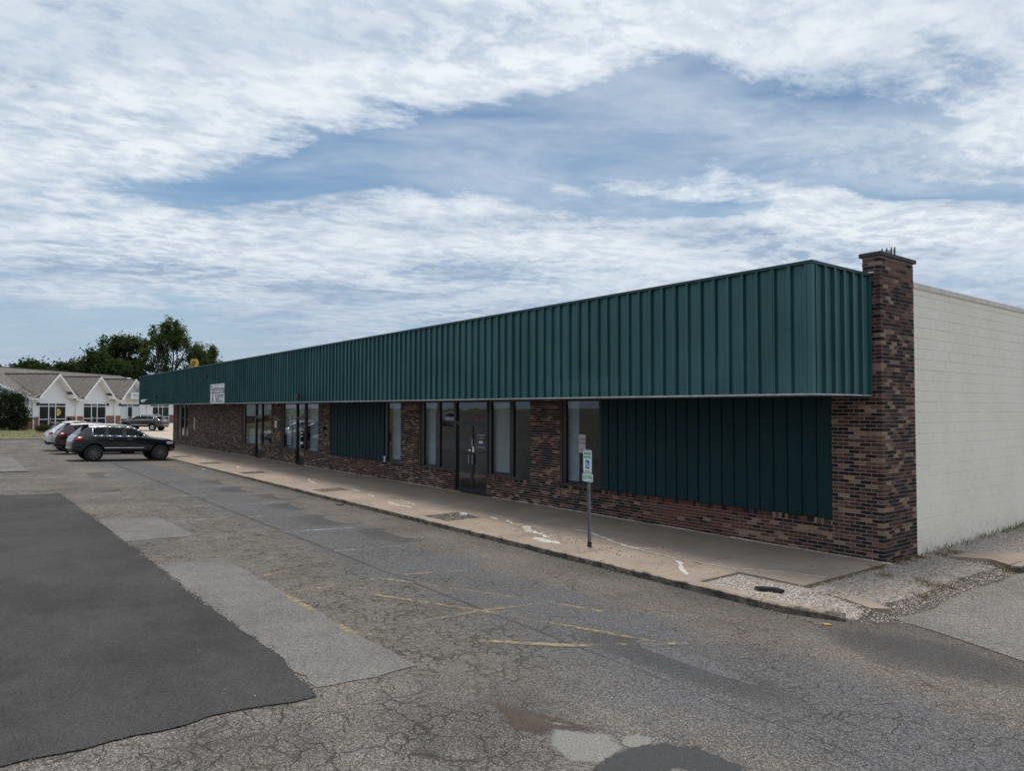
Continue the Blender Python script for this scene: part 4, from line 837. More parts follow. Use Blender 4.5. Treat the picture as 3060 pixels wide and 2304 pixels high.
m.box(-27.60, -27.30, YG - 0.008, YG - 0.005, 1.47, 1.53); m.box(-27.64, -27.26, YG - 0.008, YG - 0.005, 1.33, 1.37); m.box(-27.62, -27.28, YG - 0.008, YG - 0.005, 0.98, 1.08); m.build('door_emblem', 'letter_white', MALL)
pk = note((-7.82, YG - 0.006, 1.78), 0.26, 0.48, 'poster_pink', 'poster')
text('lettering', 'OPEN\nHOUSE', 0.09, 'sign_ink', (-7.82, YG - 0.0095, 1.85), FRONT, MALL, 0.9, 0.001); text('lettering', 'Call today\nfor details', 0.045, 'sign_ink', (-7.82, YG - 0.0095, 1.62), FRONT, MALL, 0.9, 0.001)
text('lettering', 'FOR\nLEASE', 0.34, 'letter_red', (-35.3, YG - 0.006, 1.75), FRONT, MALL, 0.55, 0.001)
text('lettering', 'FOR LEASE', 0.26, 'letter_red', (-12.7, YG - 0.006, 2.42), FRONT, MALL, 0.8, 0.001)
# ---- dim rooms behind the glass
rm = MB(); x0, x1 = -53.0, -0.32
rm.box(x0, x1, 0.29, 7.0, -0.06, 0.0); fl_ = rm.build('room_floor', 'room_floor', MALL)
rm = MB(); rm.box(x0, x1, 0.13, 7.0, SOF + 0.07, SOF + 0.12); rm.build('room_ceiling', 'room_ceiling', MALL)
rm = MB(); rm.box(x0, x1, 7.0, 7.1, -0.05, SOF + 0.1)
for xx_ in (-52.9, -42.0, -30.7, -24.5, -17.0, -9.2, -0.45): rm.box(xx_, xx_ + 0.12, 0.31, 7.0, 0.0, SOF + 0.07)
rm.box(-15.5, -15.4, 2.0, 4.6, 0, 2.4); rm.box(-11.9, -10.2, 3.0, 3.1, 0, 2.2); rm.build('room_wall', 'room_wall', MALL)
hd = MB(); hd.box(x0, x1, YG + 0.055, YG + 0.10, SOF - 0.0, SOF + 0.12); hd.build('window_header', 'bronze_frame', MALL)
def blinds(xa, xb, zb, zt, y, step, mat, ang=0.5, name='vertical_blind'):
    m = MB(); x_ = xa; c_, s_a = math.cos(ang), math.sin(ang); hw = step * 0.48
    while x_ < xb:
        m.add([(x_ - hw * c_, y - hw * s_a, zb), (x_ + hw * c_, y + hw * s_a, zb), (x_ + hw * c_, y + hw * s_a, zt), (x_ - hw * c_, y - hw * s_a, zt)], [(0, 1, 2, 3)]); x_ += step
    m.box(xa - 0.05, xb + 0.05, y - 0.03, y + 0.03, zt, zt + 0.05); m.build(name, mat, MALL)
blinds(-11.88, -10.98, 0.75, 2.82, 0.30, 0.095, 'blind', 0.9); blinds(-15.95, -15.50, 0.75, 2.82, 0.28, 0.10, 'curtain', 0.3, 'curtain'); blinds(-29.8, -28.08, 0.70, 2.85, 0.30, 0.10, 'curtain', 0.15); blinds(-26.85, -25.3, 0.70, 2.85, 0.30, 0.10, 'curtain', 0.15); blinds(-18.65, -17.5, 0.75, 2.82, 0.32, 0.11, 'curtain', 0.2); blinds(-36.0, -34.2, 0.7, 1.5, 0.34, 0.12, 'curtain', 0.1); blinds(-8.45, -8.10, 0.75, 2.85, 0.24, 0.10, 'curtain', 0.2, 'curtain'); blinds(-7.28, -7.14, 0.75, 2.85, 0.24, 0.10, 'curtain', 0.1, 'curtain'); blinds(-49.7, -49.0, 0.7, 1.75, 0.30, 0.10, 'blind', 0.1)
m = MB(); m.box(-13.05, -12.9, YG + 0.16, YG + 0.2, 0, 0); m = MB(); m.box(-29.75, -29.15, 0.22, 0.26, 0.85, 2.42); m.build('notice_board', 'blind', MALL); m = MB(); m.box(-29.72, -29.45, 0.205, 0.2195, 1.75, 2.35); m.build('notice_picture', 'sign_ink', MALL)
# ---- fittings on the wall
def fit(name, f, mat): m = MB(); f(m); return m.build(name, mat, MALL)
fit('hose_bib', lambda m: (m.tube((-24.35, -0.02, 1.82), (-24.35, -0.12, 1.80), 0.05, 0.06, 10), m.box(-24.40, -24.30, -0.16, -0.10, 1.70, 1.86)), 'lamp_black')
fit('wall_plaque', lambda m: m.box(-30.86, -30.58, -0.03, -0.012, 1.70, 2.05), 'letter_white'); text('plaque_number', '63', 0.16, 'sign_ink', (-30.72, -0.034, 1.88), FRONT, MALL, 0.8, 0.001)
fit('wall_strip', lambda m: m.box(-47.1, -46.75, -0.03, -0.012, 1.2, 2.05), 'crack_filler')
fit('vent_pipe', lambda m: (m.tube((-18.78, 0.02, ZS - 0.005), (-18.78, 0.02, ZS + 0.16), 0.035, 0.035, 12), m.tube((-18.78, 0.02, ZS + 0.161), (-18.78, 0.02, ZS + 0.22), 0.045, 0.045, 12)), 'white_paint')
def lamp(x, z, mat, s_=1.0):
    fit('fascia_lamp', lambda m: (m.tube((x, -FD - 0.04, z), (x, -FD - 0.22 * s_, z - 0.02), 0.025, 0.025, 8), m.tube((x, -FD - 0.20 * s_, z + 0.05), (x, -FD - 0.22 * s_, z - 0.15 * s_), 0.06 * s_, 0.10 * s_, 12)), mat)
lamp(-22.2, 3.22, 'lamp_black', 0.9); lamp(-36.0, 4.55, 'lamp_black', 0.9)
fit('flood_lamp', lambda m: (m.tube((-52.6, -FD - 0.04, 3.30), (-52.6, -FD - 0.16, 3.28), 0.03, 0.03, 8), m.tube((-52.75, -FD - 0.14, 3.26), (-52.9, -FD - 0.32, 3.18), 0.07, 0.12, 12), m.tube((-52.45, -FD - 0.14, 3.28), (-52.3, -FD - 0.30, 3.24), 0.06, 0.10, 12)), 'sign_white')
fit('fascia_bracket', lambda m: (m.box(-49.4, -48.9, -FD - 0.10, -FD - 0.045, 3.50, 3.55), m.box(-49.2, -49.1, -FD - 0.16, -FD - 0.101, 3.40, 3.56)), 'lamp_black')
# ---- the white shop sign hanging on the fascia
SB = empty('shop_sign', (-34.09, -FD - 0.07, 3.47)); tag(SB, 'white rectangular tanning shop sign hung on the green fascia', 'sign')
m = MB(); m.box(-1.28, 1.28, -0.02, 0.02, -0.51, 0.53); m.build('board', 'sign_white', SB)
m = MB(); m.box(-1.24, 1.24, -0.024, -0.0205, 0.455, 0.475); m.box(-1.24, 1.24, -0.024, -0.0205, -0.455, -0.435); m.build('border', 'sign_ink', SB)
def st(tx, size, x, z, xs, mat='sign_ink', bold=0.004, al='CENTER'): text('lettering', tx, size, mat, (x, -0.0235, z), FRONT, SB, xs, 0.001, al, bold)
st('S', 0.60, -1.03, 0.20, 1.1); st('tauffer', 0.30, -0.42, 0.27, 1.45); st('Tanning', 0.30, 0.68, 0.27, 1.45); st('BEADS & FUR', 0.22, 0.25, 0.06, 1.75); st('Fur Transformation', 0.12, 0.42, -0.09, 1.7); st('Hats, Gloves, More', 0.10, 0.42, -0.19, 1.7); st('Morton, IL', 0.10, 0.05, -0.28, 1.6); st('(309) 263-2042', 0.13, 0.40, -0.38, 1.6)
m = MB(); m.poly([(-0.85 + 0.16 * math.cos(a) * (1 if math.sin(a) < 0.3 else 0.75), -0.022, -0.20 + (0.19 if math.sin(a) > 0 else 0.10) * math.sin(a)) for a in [i * PI / 10 for i in range(20)]]); m.box(-1.02, -0.90, -0.023, -0.021, -0.41, -0.29); m.box(-0.84, -0.68, -0.023, -0.021, -0.42, -0.29); m.build('emblem', 'sign_ink', SB)
m = MB(); m.poly([(-0.85 + 0.06 * math.cos(a), -0.0235, -0.19 + 0.045 * math.sin(a)) for a in [i * PI / 8 for i in range(16)]]); m.build('emblem_centre', 'sign_white', SB)
m = MB(); m.box(-1.1, -1.0, 0.0205, 0.03, -0.2, 0.2); m.box(1.0, 1.1, 0.0205, 0.03, -0.2, 0.2); m.build('bracket', 'lamp_black', SB)

# ------------------------------------------------------------------ parking sign post on the pavement
sx, sy = -4.18, -3.11
SP = empty('parking_sign', (sx, sy, 0.0), math.radians(-4)); tag(SP, 'green and white reserved parking sign on a thin grey post at the kerb', 'sign')
m = MB(); m.box(-0.032, 0.032, 0.0, 0.006, 0.0, 1.91); m.box(-0.032, -0.026, -0.03, 0.0, 0.0, 1.91); m.box(0.026, 0.032, -0.03, 0.0, 0.0, 1.91); m.build('post', 'post_galv', SP, rot=(0, math.radians(-0.9), 0))
m = MB(); m.box(-0.04, 0.04, -0.036, 0.010, 0.0, 0.10); m.build('post_foot', 'black_box', SP)
def rrect(w_, h_, r_, y0, y1, z):
    pts_ = []
    for (cx_, cz_, a0) in ((w_ / 2 - r_, h_ / 2 - r_, 0), (-w_ / 2 + r_, h_ / 2 - r_, PI / 2), (-w_ / 2 + r_, -h_ / 2 + r_, PI), (w_ / 2 - r_, -h_ / 2 + r_, 1.5 * PI)):
        for i in range(5): pts_.append((cx_ + r_ * math.cos(a0 + i * PI / 8), y0, z + cz_ + r_ * math.sin(a0 + i * PI / 8)))
    mm = MB(); mm.prism(pts_, (0, y1 - y0, 0)); return mm
PX = -0.028
def plate(w_, h_, z, x=PX):
    e = empty('plate', (x, -0.036, z), 0, SP); rrect(w_, h_, 0.035, 0.0, 0.003, 0).build('back', 'sign_ink_green', e); rrect(w_ - 0.006, h_ - 0.006, 0.033, -0.0018, -0.0002, 0).build('rim', 'sign_white', e); rrect(w_ - 0.035, h_ - 0.035, 0.026, -0.0030, -0.0019, 0).build('line', 'sign_ink_green', e); rrect(w_ - 0.050, h_ - 0.050, 0.022, -0.0045, -0.0031, 0).build('face', 'sign_white', e); return e
pa = plate(0.265, 0.445, 1.665)
def stx(e, tx, size, z, xs, bold=0.003, x=0): text('lettering', tx, size, 'sign_ink_green', (x, -0.0052, z), FRONT, e, xs, 0.0006, 'CENTER', bold)
stx(pa, 'RESERVED', 0.072, 0.155, 0.62); stx(pa, 'PARKING', 0.072, 0.085, 0.66)
m = MB(); m.box(-0.075, 0.075, -0.0062, -0.0047, -0.145, 0.095); m.build('symbol_field', 'sign_blue', pa, loc=(0, 0, -0.038))
m = MB()
def stroke(a, b, r_=0.010): m.tube((a[0], -0.0075, a[1]), (b[0], -0.0075, b[1]), r_, r_, 6)
stroke((-0.022, 0.058), (-0.022, 0.062), 0.013); stroke((-0.022, 0.04), (-0.012, -0.03)); stroke((-0.018, 0.005), (0.020, 0.005), 0.008); stroke((-0.012, -0.03), (0.022, -0.03)); stroke((0.022, -0.03), (0.042, -0.085)); stroke((0.042, -0.085), (0.056, -0.080), 0.008)
ar_ = [(-0.008 + 0.047 * math.cos(a), -0.055 + 0.047 * math.sin(a)) for a in [math.radians(d__) for d__ in range(110, 350, 20)]]
for a, b in zip(ar_[:-1], ar_[1:]): stroke(a, b, 0.007)
m.build('wheelchair_symbol', 'letter_white', pa, loc=(0, 0, -0.038))
m = MB(); m.box(-0.06, 0.06, -0.0062, -0.0047, -0.212, -0.198); m.prism([(-0.095, -0.0047, -0.205), (-0.055, -0.0047, -0.232), (-0.055, -0.0047, -0.178)], (0, -0.0015, 0)); m.prism([(0.095, -0.0047, -0.205), (0.055, -0.0047, -0.178), (0.055, -0.0047, -0.232)], (0, -0.0015, 0)); m.build('arrow', 'sign_ink_green', pa, loc=(0, 0, -0.038))
for o_ in pa.children:
    if o_.name.split('.')[0] in ('symbol_field', 'wheelchair_symbol', 'arrow'): o_.scale = (0.82, 1.0, 0.72)
pb = plate(0.325, 0.165, 1.352, PX + 0.004); stx(pb, '$250 FINE', 0.105, 0.0, 0.60, 0.003)
m = MB(); m.tube((0, -0.05, 1.82), (0, 0.008, 1.82), 0.008, 0.008, 6); m.tube((0, -0.05, 1.50), (0, 0.008, 1.50), 0.008, 0.008, 6); m.build('bolt', 'post_galv', SP)

# ------------------------------------------------------------------ white gabled office building
P0w = Vector((-77.0, -7.75, 0.50)); ANG = math.atan2(0.655, -0.755)
WB = empty('office_building', P0w, ANG); tag(WB, 'white sided office building with three steep front gables and brown shingle roof', 'building')
WL, EZ, RZ, RY = 31.0, 3.32, 6.40, 7.0
CG = [3.30 + 6.63 * k for k in range(4)]
def lap(x0, x1, z0, z1, y=0.0, clip=None):
    m = MB(); z = z0; e = 0.125
    while z < z1 - 0.01:
        zt = min(z + e, z1); a, b = x0, x1
        if clip:
            a, b = clip(z); a2, b2 = clip(zt)
            if b <= a: break
            if b2 < a2: a2 = b2 = (a2 + b2) / 2
        else: a2, b2 = a, b
        m.add([(a, y - 0.022, z), (b, y - 0.022, z), (b2, y - 0.004, zt), (a2, y - 0.004, zt)], [(0, 1, 2, 3)]); m.add([(a, y, z), (b, y, z), (b, y - 0.022, z), (a, y - 0.022, z)], [(0, 1, 2, 3)]); z = zt
    return m
SF = [(c - 1.95, c + 1.95) for c in CG]
core = MB(); core.box(0.0, WL, 0.02, 14.0, -0.3, EZ - 0.05); core.prism([(0.02, 0.02, EZ - 0.05), (0.02, 14.0, EZ - 0.05), (0.02, 7.0, RZ - 0.15)], (WL - 3, 0, 0)); core.build('core', 'white_paint', WB)
segs = [(0.0, SF[0][0])] + [(SF[i][1], SF[i + 1][0]) for i in range(3)] + [(SF[3][1], WL)]
for a, b in segs:
    lap(a, b, 1.28, EZ).build('siding', 'siding', WB); m = MB(); m.box(a, b, -0.05, 0.019, -0.3, 1.27); m.box(a, b, -0.075, 0.018, 1.271, 1.30); m.build('brick_base', 'far_brick', WB)
for (a, b) in SF: lap(a, b, 2.70, EZ).build('siding', 'siding', WB)
m = MB(); m.box(-0.05, -0.001, 0.0, 14.0, -0.3, 1.27); m.build('brick_base', 'far_brick', WB)
m = MB(); z = 1.28
while z < RZ - 0.2:
    zt = z + 0.125; w0 = 0 if z < EZ else (z - EZ) / (RZ - EZ) * 7
    if 14 - w0 > w0: m.add([(-0.022, w0, z), (-0.004, w0, zt), (-0.004, 14 - w0, zt), (-0.022, 14 - w0, z)], [(0, 1, 2, 3)])
    z = zt
m.build('siding', 'siding', WB)
m = MB(); m.box(-0.05, 0.10, -0.045, 0.09, 1.30, EZ); m.build('corner_board', 'white_paint', WB)
# roofs
sl = (RZ - EZ) / (RY + 0.0)
m = MB(); T = 0.10
fe, fz = -0.55, EZ - 0.55 * sl + 0.06
yi = 0.10; zi = fz + (yi - fe) * (RZ + 0.06 - fz) / (RY - fe)
m.add([(-0.5, yi, zi), (WL + 0.2, yi, zi), (WL - 5.5, RY, RZ + 0.06), (-0.5, RY, RZ + 0.06), (-0.5, yi, zi - T), (WL + 0.2, yi, zi - T), (WL - 5.5, RY, RZ - T), (-0.5, RY, RZ - T)], [(0, 1, 2, 3), (0, 4, 5, 1), (3, 7, 4, 0), (7, 6, 5, 4)])
for a, b in zip([-0.5] + [c + 2.62 for c in CG], [c - 2.62 for c in CG] + [WL + 0.4]):
    m.add([(a, fe, fz), (b, fe, fz), (b, yi, zi), (a, yi, zi), (a, fe, fz - T), (b, fe, fz - T), (b, yi, zi - T), (a, yi, zi - T)], [(0, 1, 2, 3), (0, 4, 5, 1), (3, 7, 4, 0), (1, 5, 6, 2), (7, 6, 5, 4)])
m.add([(-0.5, 14.55, fz), (WL + 0.4, 14.55, fz), (WL - 5.5, RY, RZ + 0.06), (-0.5, RY, RZ + 0.06)], [(3, 2, 1, 0)]); m.add([(WL + 0.4, fe, fz), (WL + 0.4, 14.55, fz), (WL - 5.5, RY, RZ + 0.06)], [(0, 1, 2)])
m.box(-0.5, WL - 5.5, RY - 0.12, RY + 0.12, RZ + 0.055, RZ + 0.10)
roof = m.build('roof', 'shingle', WB)
m = MB(); L_ = Vector((0, RY - fe, RZ - fz)); m.prism([(-0.56, fe - 0.03, fz - 0.20), (-0.56, fe - 0.03, fz + 0.02), (-0.56, RY, RZ + 0.04), (-0.56, RY, RZ - 0.20)], (0.058, 0, 0)); m.prism([(-0.56, 14.58, fz - 0.20), (-0.56, 14.58, fz + 0.02), (-0.56, RY, RZ + 0.04), (-0.56, RY, RZ - 0.20)], (0.058, 0, 0)); m.build('rake_board', 'white_paint', WB)
GH, GP, GO = 2.62, 5.62, -0.65
yb = fe + (GP - fz) / ((RZ + 0.06 - fz) / (RY - fe))
for i, c in enumerate(CG):
    m = MB()
    for s_g in (-1, 1):
        xe = c + s_g * (GH + 0.10); ez = GP - (GH + 0.10) * (GP - EZ) / GH
        A, B, Cc, D_ = (c, GO - 0.06, GP + 0.05), (c, yb + 0.1, GP + 0.05), (xe, fe + 0.12, ez + 0.05), (xe, GO - 0.06, ez + 0.05)
        f_ = [(0, 1, 2, 3)] if s_g < 0 else [(3, 2, 1, 0)]
        m.add([A, B, Cc, D_], f_); m.add([(p[0], p[1], p[2] - 0.09) for p in (A, B, Cc, D_)], [f_[0][::-1]])
    m.box(c - 0.11, c + 0.11, GO - 0.06, yb, GP + 0.045, GP + 0.085); m.build('gable_roof', 'shingle', WB)
    m = MB()
    for s_g in (-1, 1):
        xe = c + s_g * (GH + 0.14); ez = GP - (GH + 0.14) * (GP - EZ) / GH; q_ = [(c, GO - 0.10, GP + 0.03), (xe, GO - 0.10, ez + 0.03), (xe, GO - 0.10, ez - 0.20), (c, GO - 0.10, GP - 0.22)]
        m.prism(q_ if s_g > 0 else q_[::-1], (0, 0.045, 0))
    m.build('rake_board', 'white_paint', WB)
    m = MB()
    for s_g in (-1, 1):   # boxed return and soffit under the overhang
        xe = c + s_g * GH; m.prism([(xe, GO - 0.05, EZ - 0.16), (xe - s_g * 0.55, GO - 0.05, EZ - 0.16), (xe - s_g * 0.55, GO - 0.05, EZ + 0.28), (xe, GO - 0.05, EZ - 0.04)], (0, -GO + 0.02, 0))
        m.add([(c, GO - 0.05, GP - 0.10), (c, -0.03, GP - 0.10), (xe, -0.03, EZ - 0.02), (xe, GO - 0.05, EZ - 0.02)], [(0, 1, 2, 3)])
    m.build('gable_soffit', 'white_paint', WB)
    lap(c - GH, c + GH, EZ, GP - 0.1, -0.002, lambda z, c=c: (c - GH * (GP - z) / (GP - EZ) * 1.0, c + GH * (GP - z) / (GP - EZ))).build('gable_siding', 'siding', WB)
for a, b in zip([-0.5] + [c + GH + 0.1 for c in CG], [c - GH - 0.1 for c in CG] + [WL + 0.4]):
    m = MB(); m.box(a, b, fe - 0.10, fe + 0.02, fz - 0.16, fz - 0.03); m.build('gutter', 'white_paint', WB)
for x_ in (0.45, 6.72, 13.35, 20.0):
    m = MB(); m.tube((x_ - 0.15, fe - 0.04, fz - 0.16), (x_, -0.12, fz - 0.55), 0.05, 0.05, 6); m.box(x_ - 0.05, x_ + 0.05, -0.13, -0.03, 1.30, fz - 0.50); m.box(x_ - 0.055, x_ + 0.055, -0.19, -0.08, 0.05, 1.31); m.build('downspout', 'white_paint', WB)
# storefront glazing
for i, (a, b) in enumerate(SF):
    e = empty('storefront', (a, 0, 0), 0, WB); Wd = b - a; da, db = 1.38, 2.34
    m = MB(); bars = [(0, 0.08), (da - 0.06, da + 0.04), (db - 0.04, db + 0.06), (Wd - 0.08, Wd)]
    for x0, x1 in bars: m.box(x0, x1, -0.05, 0.03, 0.0, 2.69)
    for x0, x1 in zip([q_[1] for q_ in bars[:-1]], [q_[0] for q_ in bars[1:]]):
        for z0, z1 in ((0.0, 0.06), (2.32, 2.40), (2.62, 2.69)): m.box(x0 + 0.001, x1 - 0.001, -0.048, 0.028, z0, z1)
    for x0, x1 in ((0.08, da - 0.06), (db + 0.06, Wd - 0.08)): m.box(x0 + 0.001, x1 - 0.001, -0.048, 0.028, 1.02, 1.09)
    m.build('frame', 'alu_white', e)
    for x0, x1 in ((0.08, da - 0.06), (da + 0.04, db - 0.04), (db + 0.06, Wd - 0.08)):
        m = MB(); m.box(x0, x1, 0.002, 0.0185, 0.05, 2.63); m.build('pane', 'far_glass', e)
    m = MB(); m.tube((da + 0.12, -0.11, 0.85), (da + 0.12, -0.11, 1.25), 0.02, 0.02, 6); m.box(da + 0.10, db - 0.1, -0.09, -0.06, 1.05, 1.09); m.build('door_handle', 'alu_white', e)
    text('unit_number', str(111 + 2 * i), 0.2, 'letter_white', (Wd / 2, -0.002, 2.51), FRONT, e, 1.0, 0.002)
    m = MB(); lx = -0.22 if i != 1 else Wd + 0.2; m.box(lx - 0.09, lx + 0.09, -0.20, -0.03, 2.42, 2.72); m.build('wall_lamp', 'lamp_black', e)
    if i == 2:
        m = MB(); m.box(0.12, da - 0.1, -0.006, 0.0, 0.9, 2.3); m.build('window_poster', 'curtain', e); m = MB(); m.box(db + 0.1, Wd - 0.12, -0.006, 0.0, 0.9, 2.3); m.build('window_poster', 'curtain', e)
    if i == 0:
        m = MB(); m.poly([(2.85 + 0.32 * math.cos(t_) * (1 + 0.25 * math.cos(3 * t_)), 0.0, 1.75 + 0.38 * math.sin(t_)) for t_ in [k * PI / 10 for k in range(20)]]); m.build('window_emblem', 'yellow_sign', e)
for x_ in (6.1, 7.3): m = MB(); m.box(x_ - 0.07, x_ + 0.07, -0.09, -0.05, 0.62, 0.74); m.build('socket_box', 'white_paint', WB)
m = MB(); m.box(5.55, 5.8, -0.30, -0.05, 0.55, 1.15); m.build('meter_box', 'lamp_black', WB)
SG = empty('office_sign', P0w + Matrix.Rotation(ANG, 3, 'Z') @ Vector((17.0, -0.72, 3.60)), ANG); tag(SG, 'white lettered office sign hung under the third white gable', 'sign')
m = MB(); m.box(-1.5, 1.5, -0.03, 0.03, -0.45, 0.50); m.build('board', 'sign_white', SG); m = MB(); m.box(-1.5, 1.5, -0.036, -0.031, 0.42, 0.47); m.box(-1.5, 1.5, -0.036, -0.031, -0.45, -0.38); m.build('border', 'sign_ink', SG)
text('lettering', 'EXCELLENCE', 0.42, 'sign_ink', (0, -0.033, 0.10), FRONT, SG, 0.95, 0.002, bold=0.006); text('lettering', 'REALTY & INSURANCE', 0.17, 'sign_ink', (0, -0.033, -0.20), FRONT, SG, 1.2, 0.002)
m = MB(); m.tube((-1.0, 0.031, 0.2), (-1.0, 0.70, 0.2), 0.03, 0.03, 6); m.tube((1.0, 0.031, 0.2), (1.0, 0.70, 0.2), 0.03, 0.03, 6); m.build('bracket', 'lamp_black', SG)

# lawn strip and kerb before the office
lw = [(-58.8, -10.7), (-60.5, -7.9), (-63.0, -6.6), (-68, -6.2), (-72, -5.0), (-76.0, -6.6), (-77.5, -8.2), (-82, -14), (-92, -28), (-61.5, -26)]
mb = MB(); mb.poly([(x, y, g(x, y) + 0.13) for x, y in lw]); o = mb.build('lawn', 'lawn'); tag(o, 'dry mown lawn strip before the white office building', kind='structure')
bm = bmesh.new(); bm.from_mesh(o.data); bmesh.ops.triangulate(bm, faces=bm.faces[:]); bmesh.ops.subdivide_edges(bm, edges=bm.edges[:], cuts=3, use_grid_fill=True)
for v_ in bm.verts: v_.co.z = g(v_.co.x, v_.co.y) + 0.13
bm.to_mesh(o.data); bm.free()
q = scatter(lw[:7] + [(-75, -14), (-62, -14)], 5200); blades('grass', q, 0.07, 'green_weed', 'short dry grass of the lawn strip by the office', lambda x, y: g(x, y) + 0.12, spread=0.4, wid=0.02)
kp = [(-61.5, -26), (-58.75, -10.75), (-60.45, -7.85), (-63.0, -6.52), (-68, -6.1), (-72, -4.9)]
for a, b in zip(kp[:-1], kp[1:]):
    d_ = (Vector(b) - Vector(a)); nn = Vector((-d_.y, d_.x)).normalized() * 0.16; mb = MB()
    pts_ = [(a[0], a[1]), (b[0], b[1]), (b[0] + nn.x, b[1] + nn.y), (a[0] + nn.x, a[1] + nn.y)]
    mb.add([(x, y, g(x, y) - 0.2) for x, y in pts_] + [(x, y, g(x, y) + 0.145) for x, y in pts_], [(4, 5, 6, 7), (0, 1, 5, 4), (1, 2, 6, 5), (2, 3, 7, 6), (3, 0, 4, 7)]); mb.build('kerb_stone', 'concrete_apron', lot)

# ------------------------------------------------------------------ trees and shrubs
def foliage(name, subs, n, size, mat, parent, spread):
    c = np.array(subs); idx = rng.integers(0, len(c), n); p = c[idx] + rng.normal(0, 1, (n, 3)) * spread * rng.uniform(0.5, 1.2, (len(c), 1))[idx]
    a = rng.normal(0, 1, (n, 3)); a /= np.linalg.norm(a, axis=1)[:, None]; b = np.cross(a, rng.normal(0, 1, (n, 3))); b /= np.linalg.norm(b, axis=1)[:, None]; s_n = rng.uniform(0.6, 1.3, (n, 1)) * size
    V = np.stack([p - a * s_n, p + b * s_n * 0.45, p + a * s_n, p - b * s_n * 0.45], 1)
    t_ = np.clip(rng.normal(0.5, 0.2, n) + rng.normal(0, 0.22, len(c))[idx], 0, 1)
    return soup(name, V.reshape(-1, 3), np.arange(n * 4).reshape(-1, 4), t_, mat, None, parent)
def tree(loc, blobs, h0, n, size, mat, label, group, name='tree', trunk_r=0.35, nsub=26, spread=0.55, up=0.0, bare=False):
    e = empty(name, loc); tag(e, label, 'tree' if name == 'tree' else 'shrub', group); subs = []; tk = MB()
    top = max(b[2] for b in blobs); cx_ = sum(b[0] for b in blobs) / len(blobs); cy_ = sum(b[1] for b in blobs) / len(blobs)
    base = Vector((0, 0, -0.3)); fork = Vector((cx_ * 0.15, cy_ * 0.15, h0)); tk.path([base, (base + fork) / 2 + Vector((0.1, 0, 0)), fork], [trunk_r * 1.15, trunk_r, trunk_r * 0.8], 9)
    for (x, y, z, r_, f) in blobs:
        c = Vector((x, y, z)); mid = fork.lerp(c, 0.5) + Vector((random.gauss(0, 0.3), random.gauss(0, 0.3), 0.3 * up)); tk.path([fork, mid, c], [trunk_r * 0.6, trunk_r * 0.35, trunk_r * 0.12], 6)
        for k in range(int(nsub * f)):
            d_ = Vector((random.gauss(0, 1), random.gauss(0, 1), random.gauss(0, 0.85))).normalized() * r_ * random.uniform(0.35, 1.05) ** 0.7
            d_.z *= 0.8; q_ = c + d_; subs.append((q_.x, q_.y, q_.z))
            if k % 2 == 0: tk.path([mid.lerp(c, random.uniform(0.3, 1.0)), q_], [trunk_r * 0.13, 0.02], 4)
            if up and random.random() < 0.5: 
                for j in range(2): subs.append((q_.x + 0.3 * j, q_.y, q_.z + 0.45 * (j + 1) * up))
    tk.build('trunk', 'bark', e); foliage('crown', subs, n, size, mat, e, spread); return e
GT = 'trees behind the white office'
def gl(x, y): return g(x, y)
tree((-127.4, 15.0, 1.0), [(0, 0, 12.6, 2.6, 1.2), (0.4, 0.8, 15.0, 1.9, 1.0), (-1.7, -2.2, 11.2, 2.3, 1), (1.6, 2.6, 11.6, 2.3, 1), (2.4, 4.0, 9.4, 2.0, .9), (3.0, 4.6, 10.6, 1.3, .6), (0.9, 1.6, 13.4, 1.9, .9), (-1.2, -0.8, 14.0, 1.8, .8), (0.6, 1.0, 8.6, 2.4, .7), (-1.8, -2.6, 8.2, 2.0, .6), (2.2, 3.0, 7.2, 1.6, .5)], 4.0, 12500, 0.22, 'leaf_mid', 'tallest feathery green tree behind the office, nearest the green fascia', GT, up=0.9, nsub=22, spread=0.40)
tree((-134.2, 9.7, 1.0), [(0, 0, 13.0, 2.1, 1), (-1.4, -1.9, 11.9, 2.2, 1), (1.4, 1.8, 12.4, 2.0, 1), (-0.4, -0.4, 10.0, 2.4, 1), (1.6, 2.2, 9.2, 2.2, .9), (-2.2, -3.0, 9.6, 1.8, .8), (0.4, 0.4, 7.2, 2.6, .9)], 4.5, 9500, 0.27, 'leaf_dark', 'broad dark tree behind the office, left of the tallest one', GT, nsub=22, spread=0.45)
tree((-131.5, 22.6, 1.0), [(0, 0, 9.6, 1.8, 1), (0.8, 1.2, 8.2, 1.7, 1), (-0.8, -1.2, 8.0, 1.6, .8), (0.2, 0.2, 11.4, 1.1, .8)], 4.0, 5000, 0.24, 'leaf_mid', 'smaller feathery tree rising just above the green fascia', GT, up=0.8, nsub=22, spread=0.42)
tree((-128.0, 4.4, 1.0), [(0, 0, 8.4, 2.1, 1), (1.2, 1.8, 7.4, 2.1, 1), (-1.4, -1.8, 7.0, 2.0, 1), (0.2, 0.0, 9.7, 1.3, .7), (2.0, 3.0, 8.0, 1.8, .8), (0.4, 1.0, 5.6, 2.4, .8)], 3.0, 9000, 0.28, 'leaf_dark', 'rounded dark green tree behind the middle of the office roof', GT, spread=0.6)
tree((-128.5, 0.2, 1.0), [(0, 0, 7.4, 1.9, 1), (1.0, 1.4, 8.3, 1.2, .8), (-0.9, -1.2, 6.6, 1.8, 1), (0.3, 0.4, 5.2, 2.0, .8)], 3.0, 6000, 0.26, 'leaf_mid', 'yellowish green tree with a pointed top behind the office roof', GT, spread=0.5)
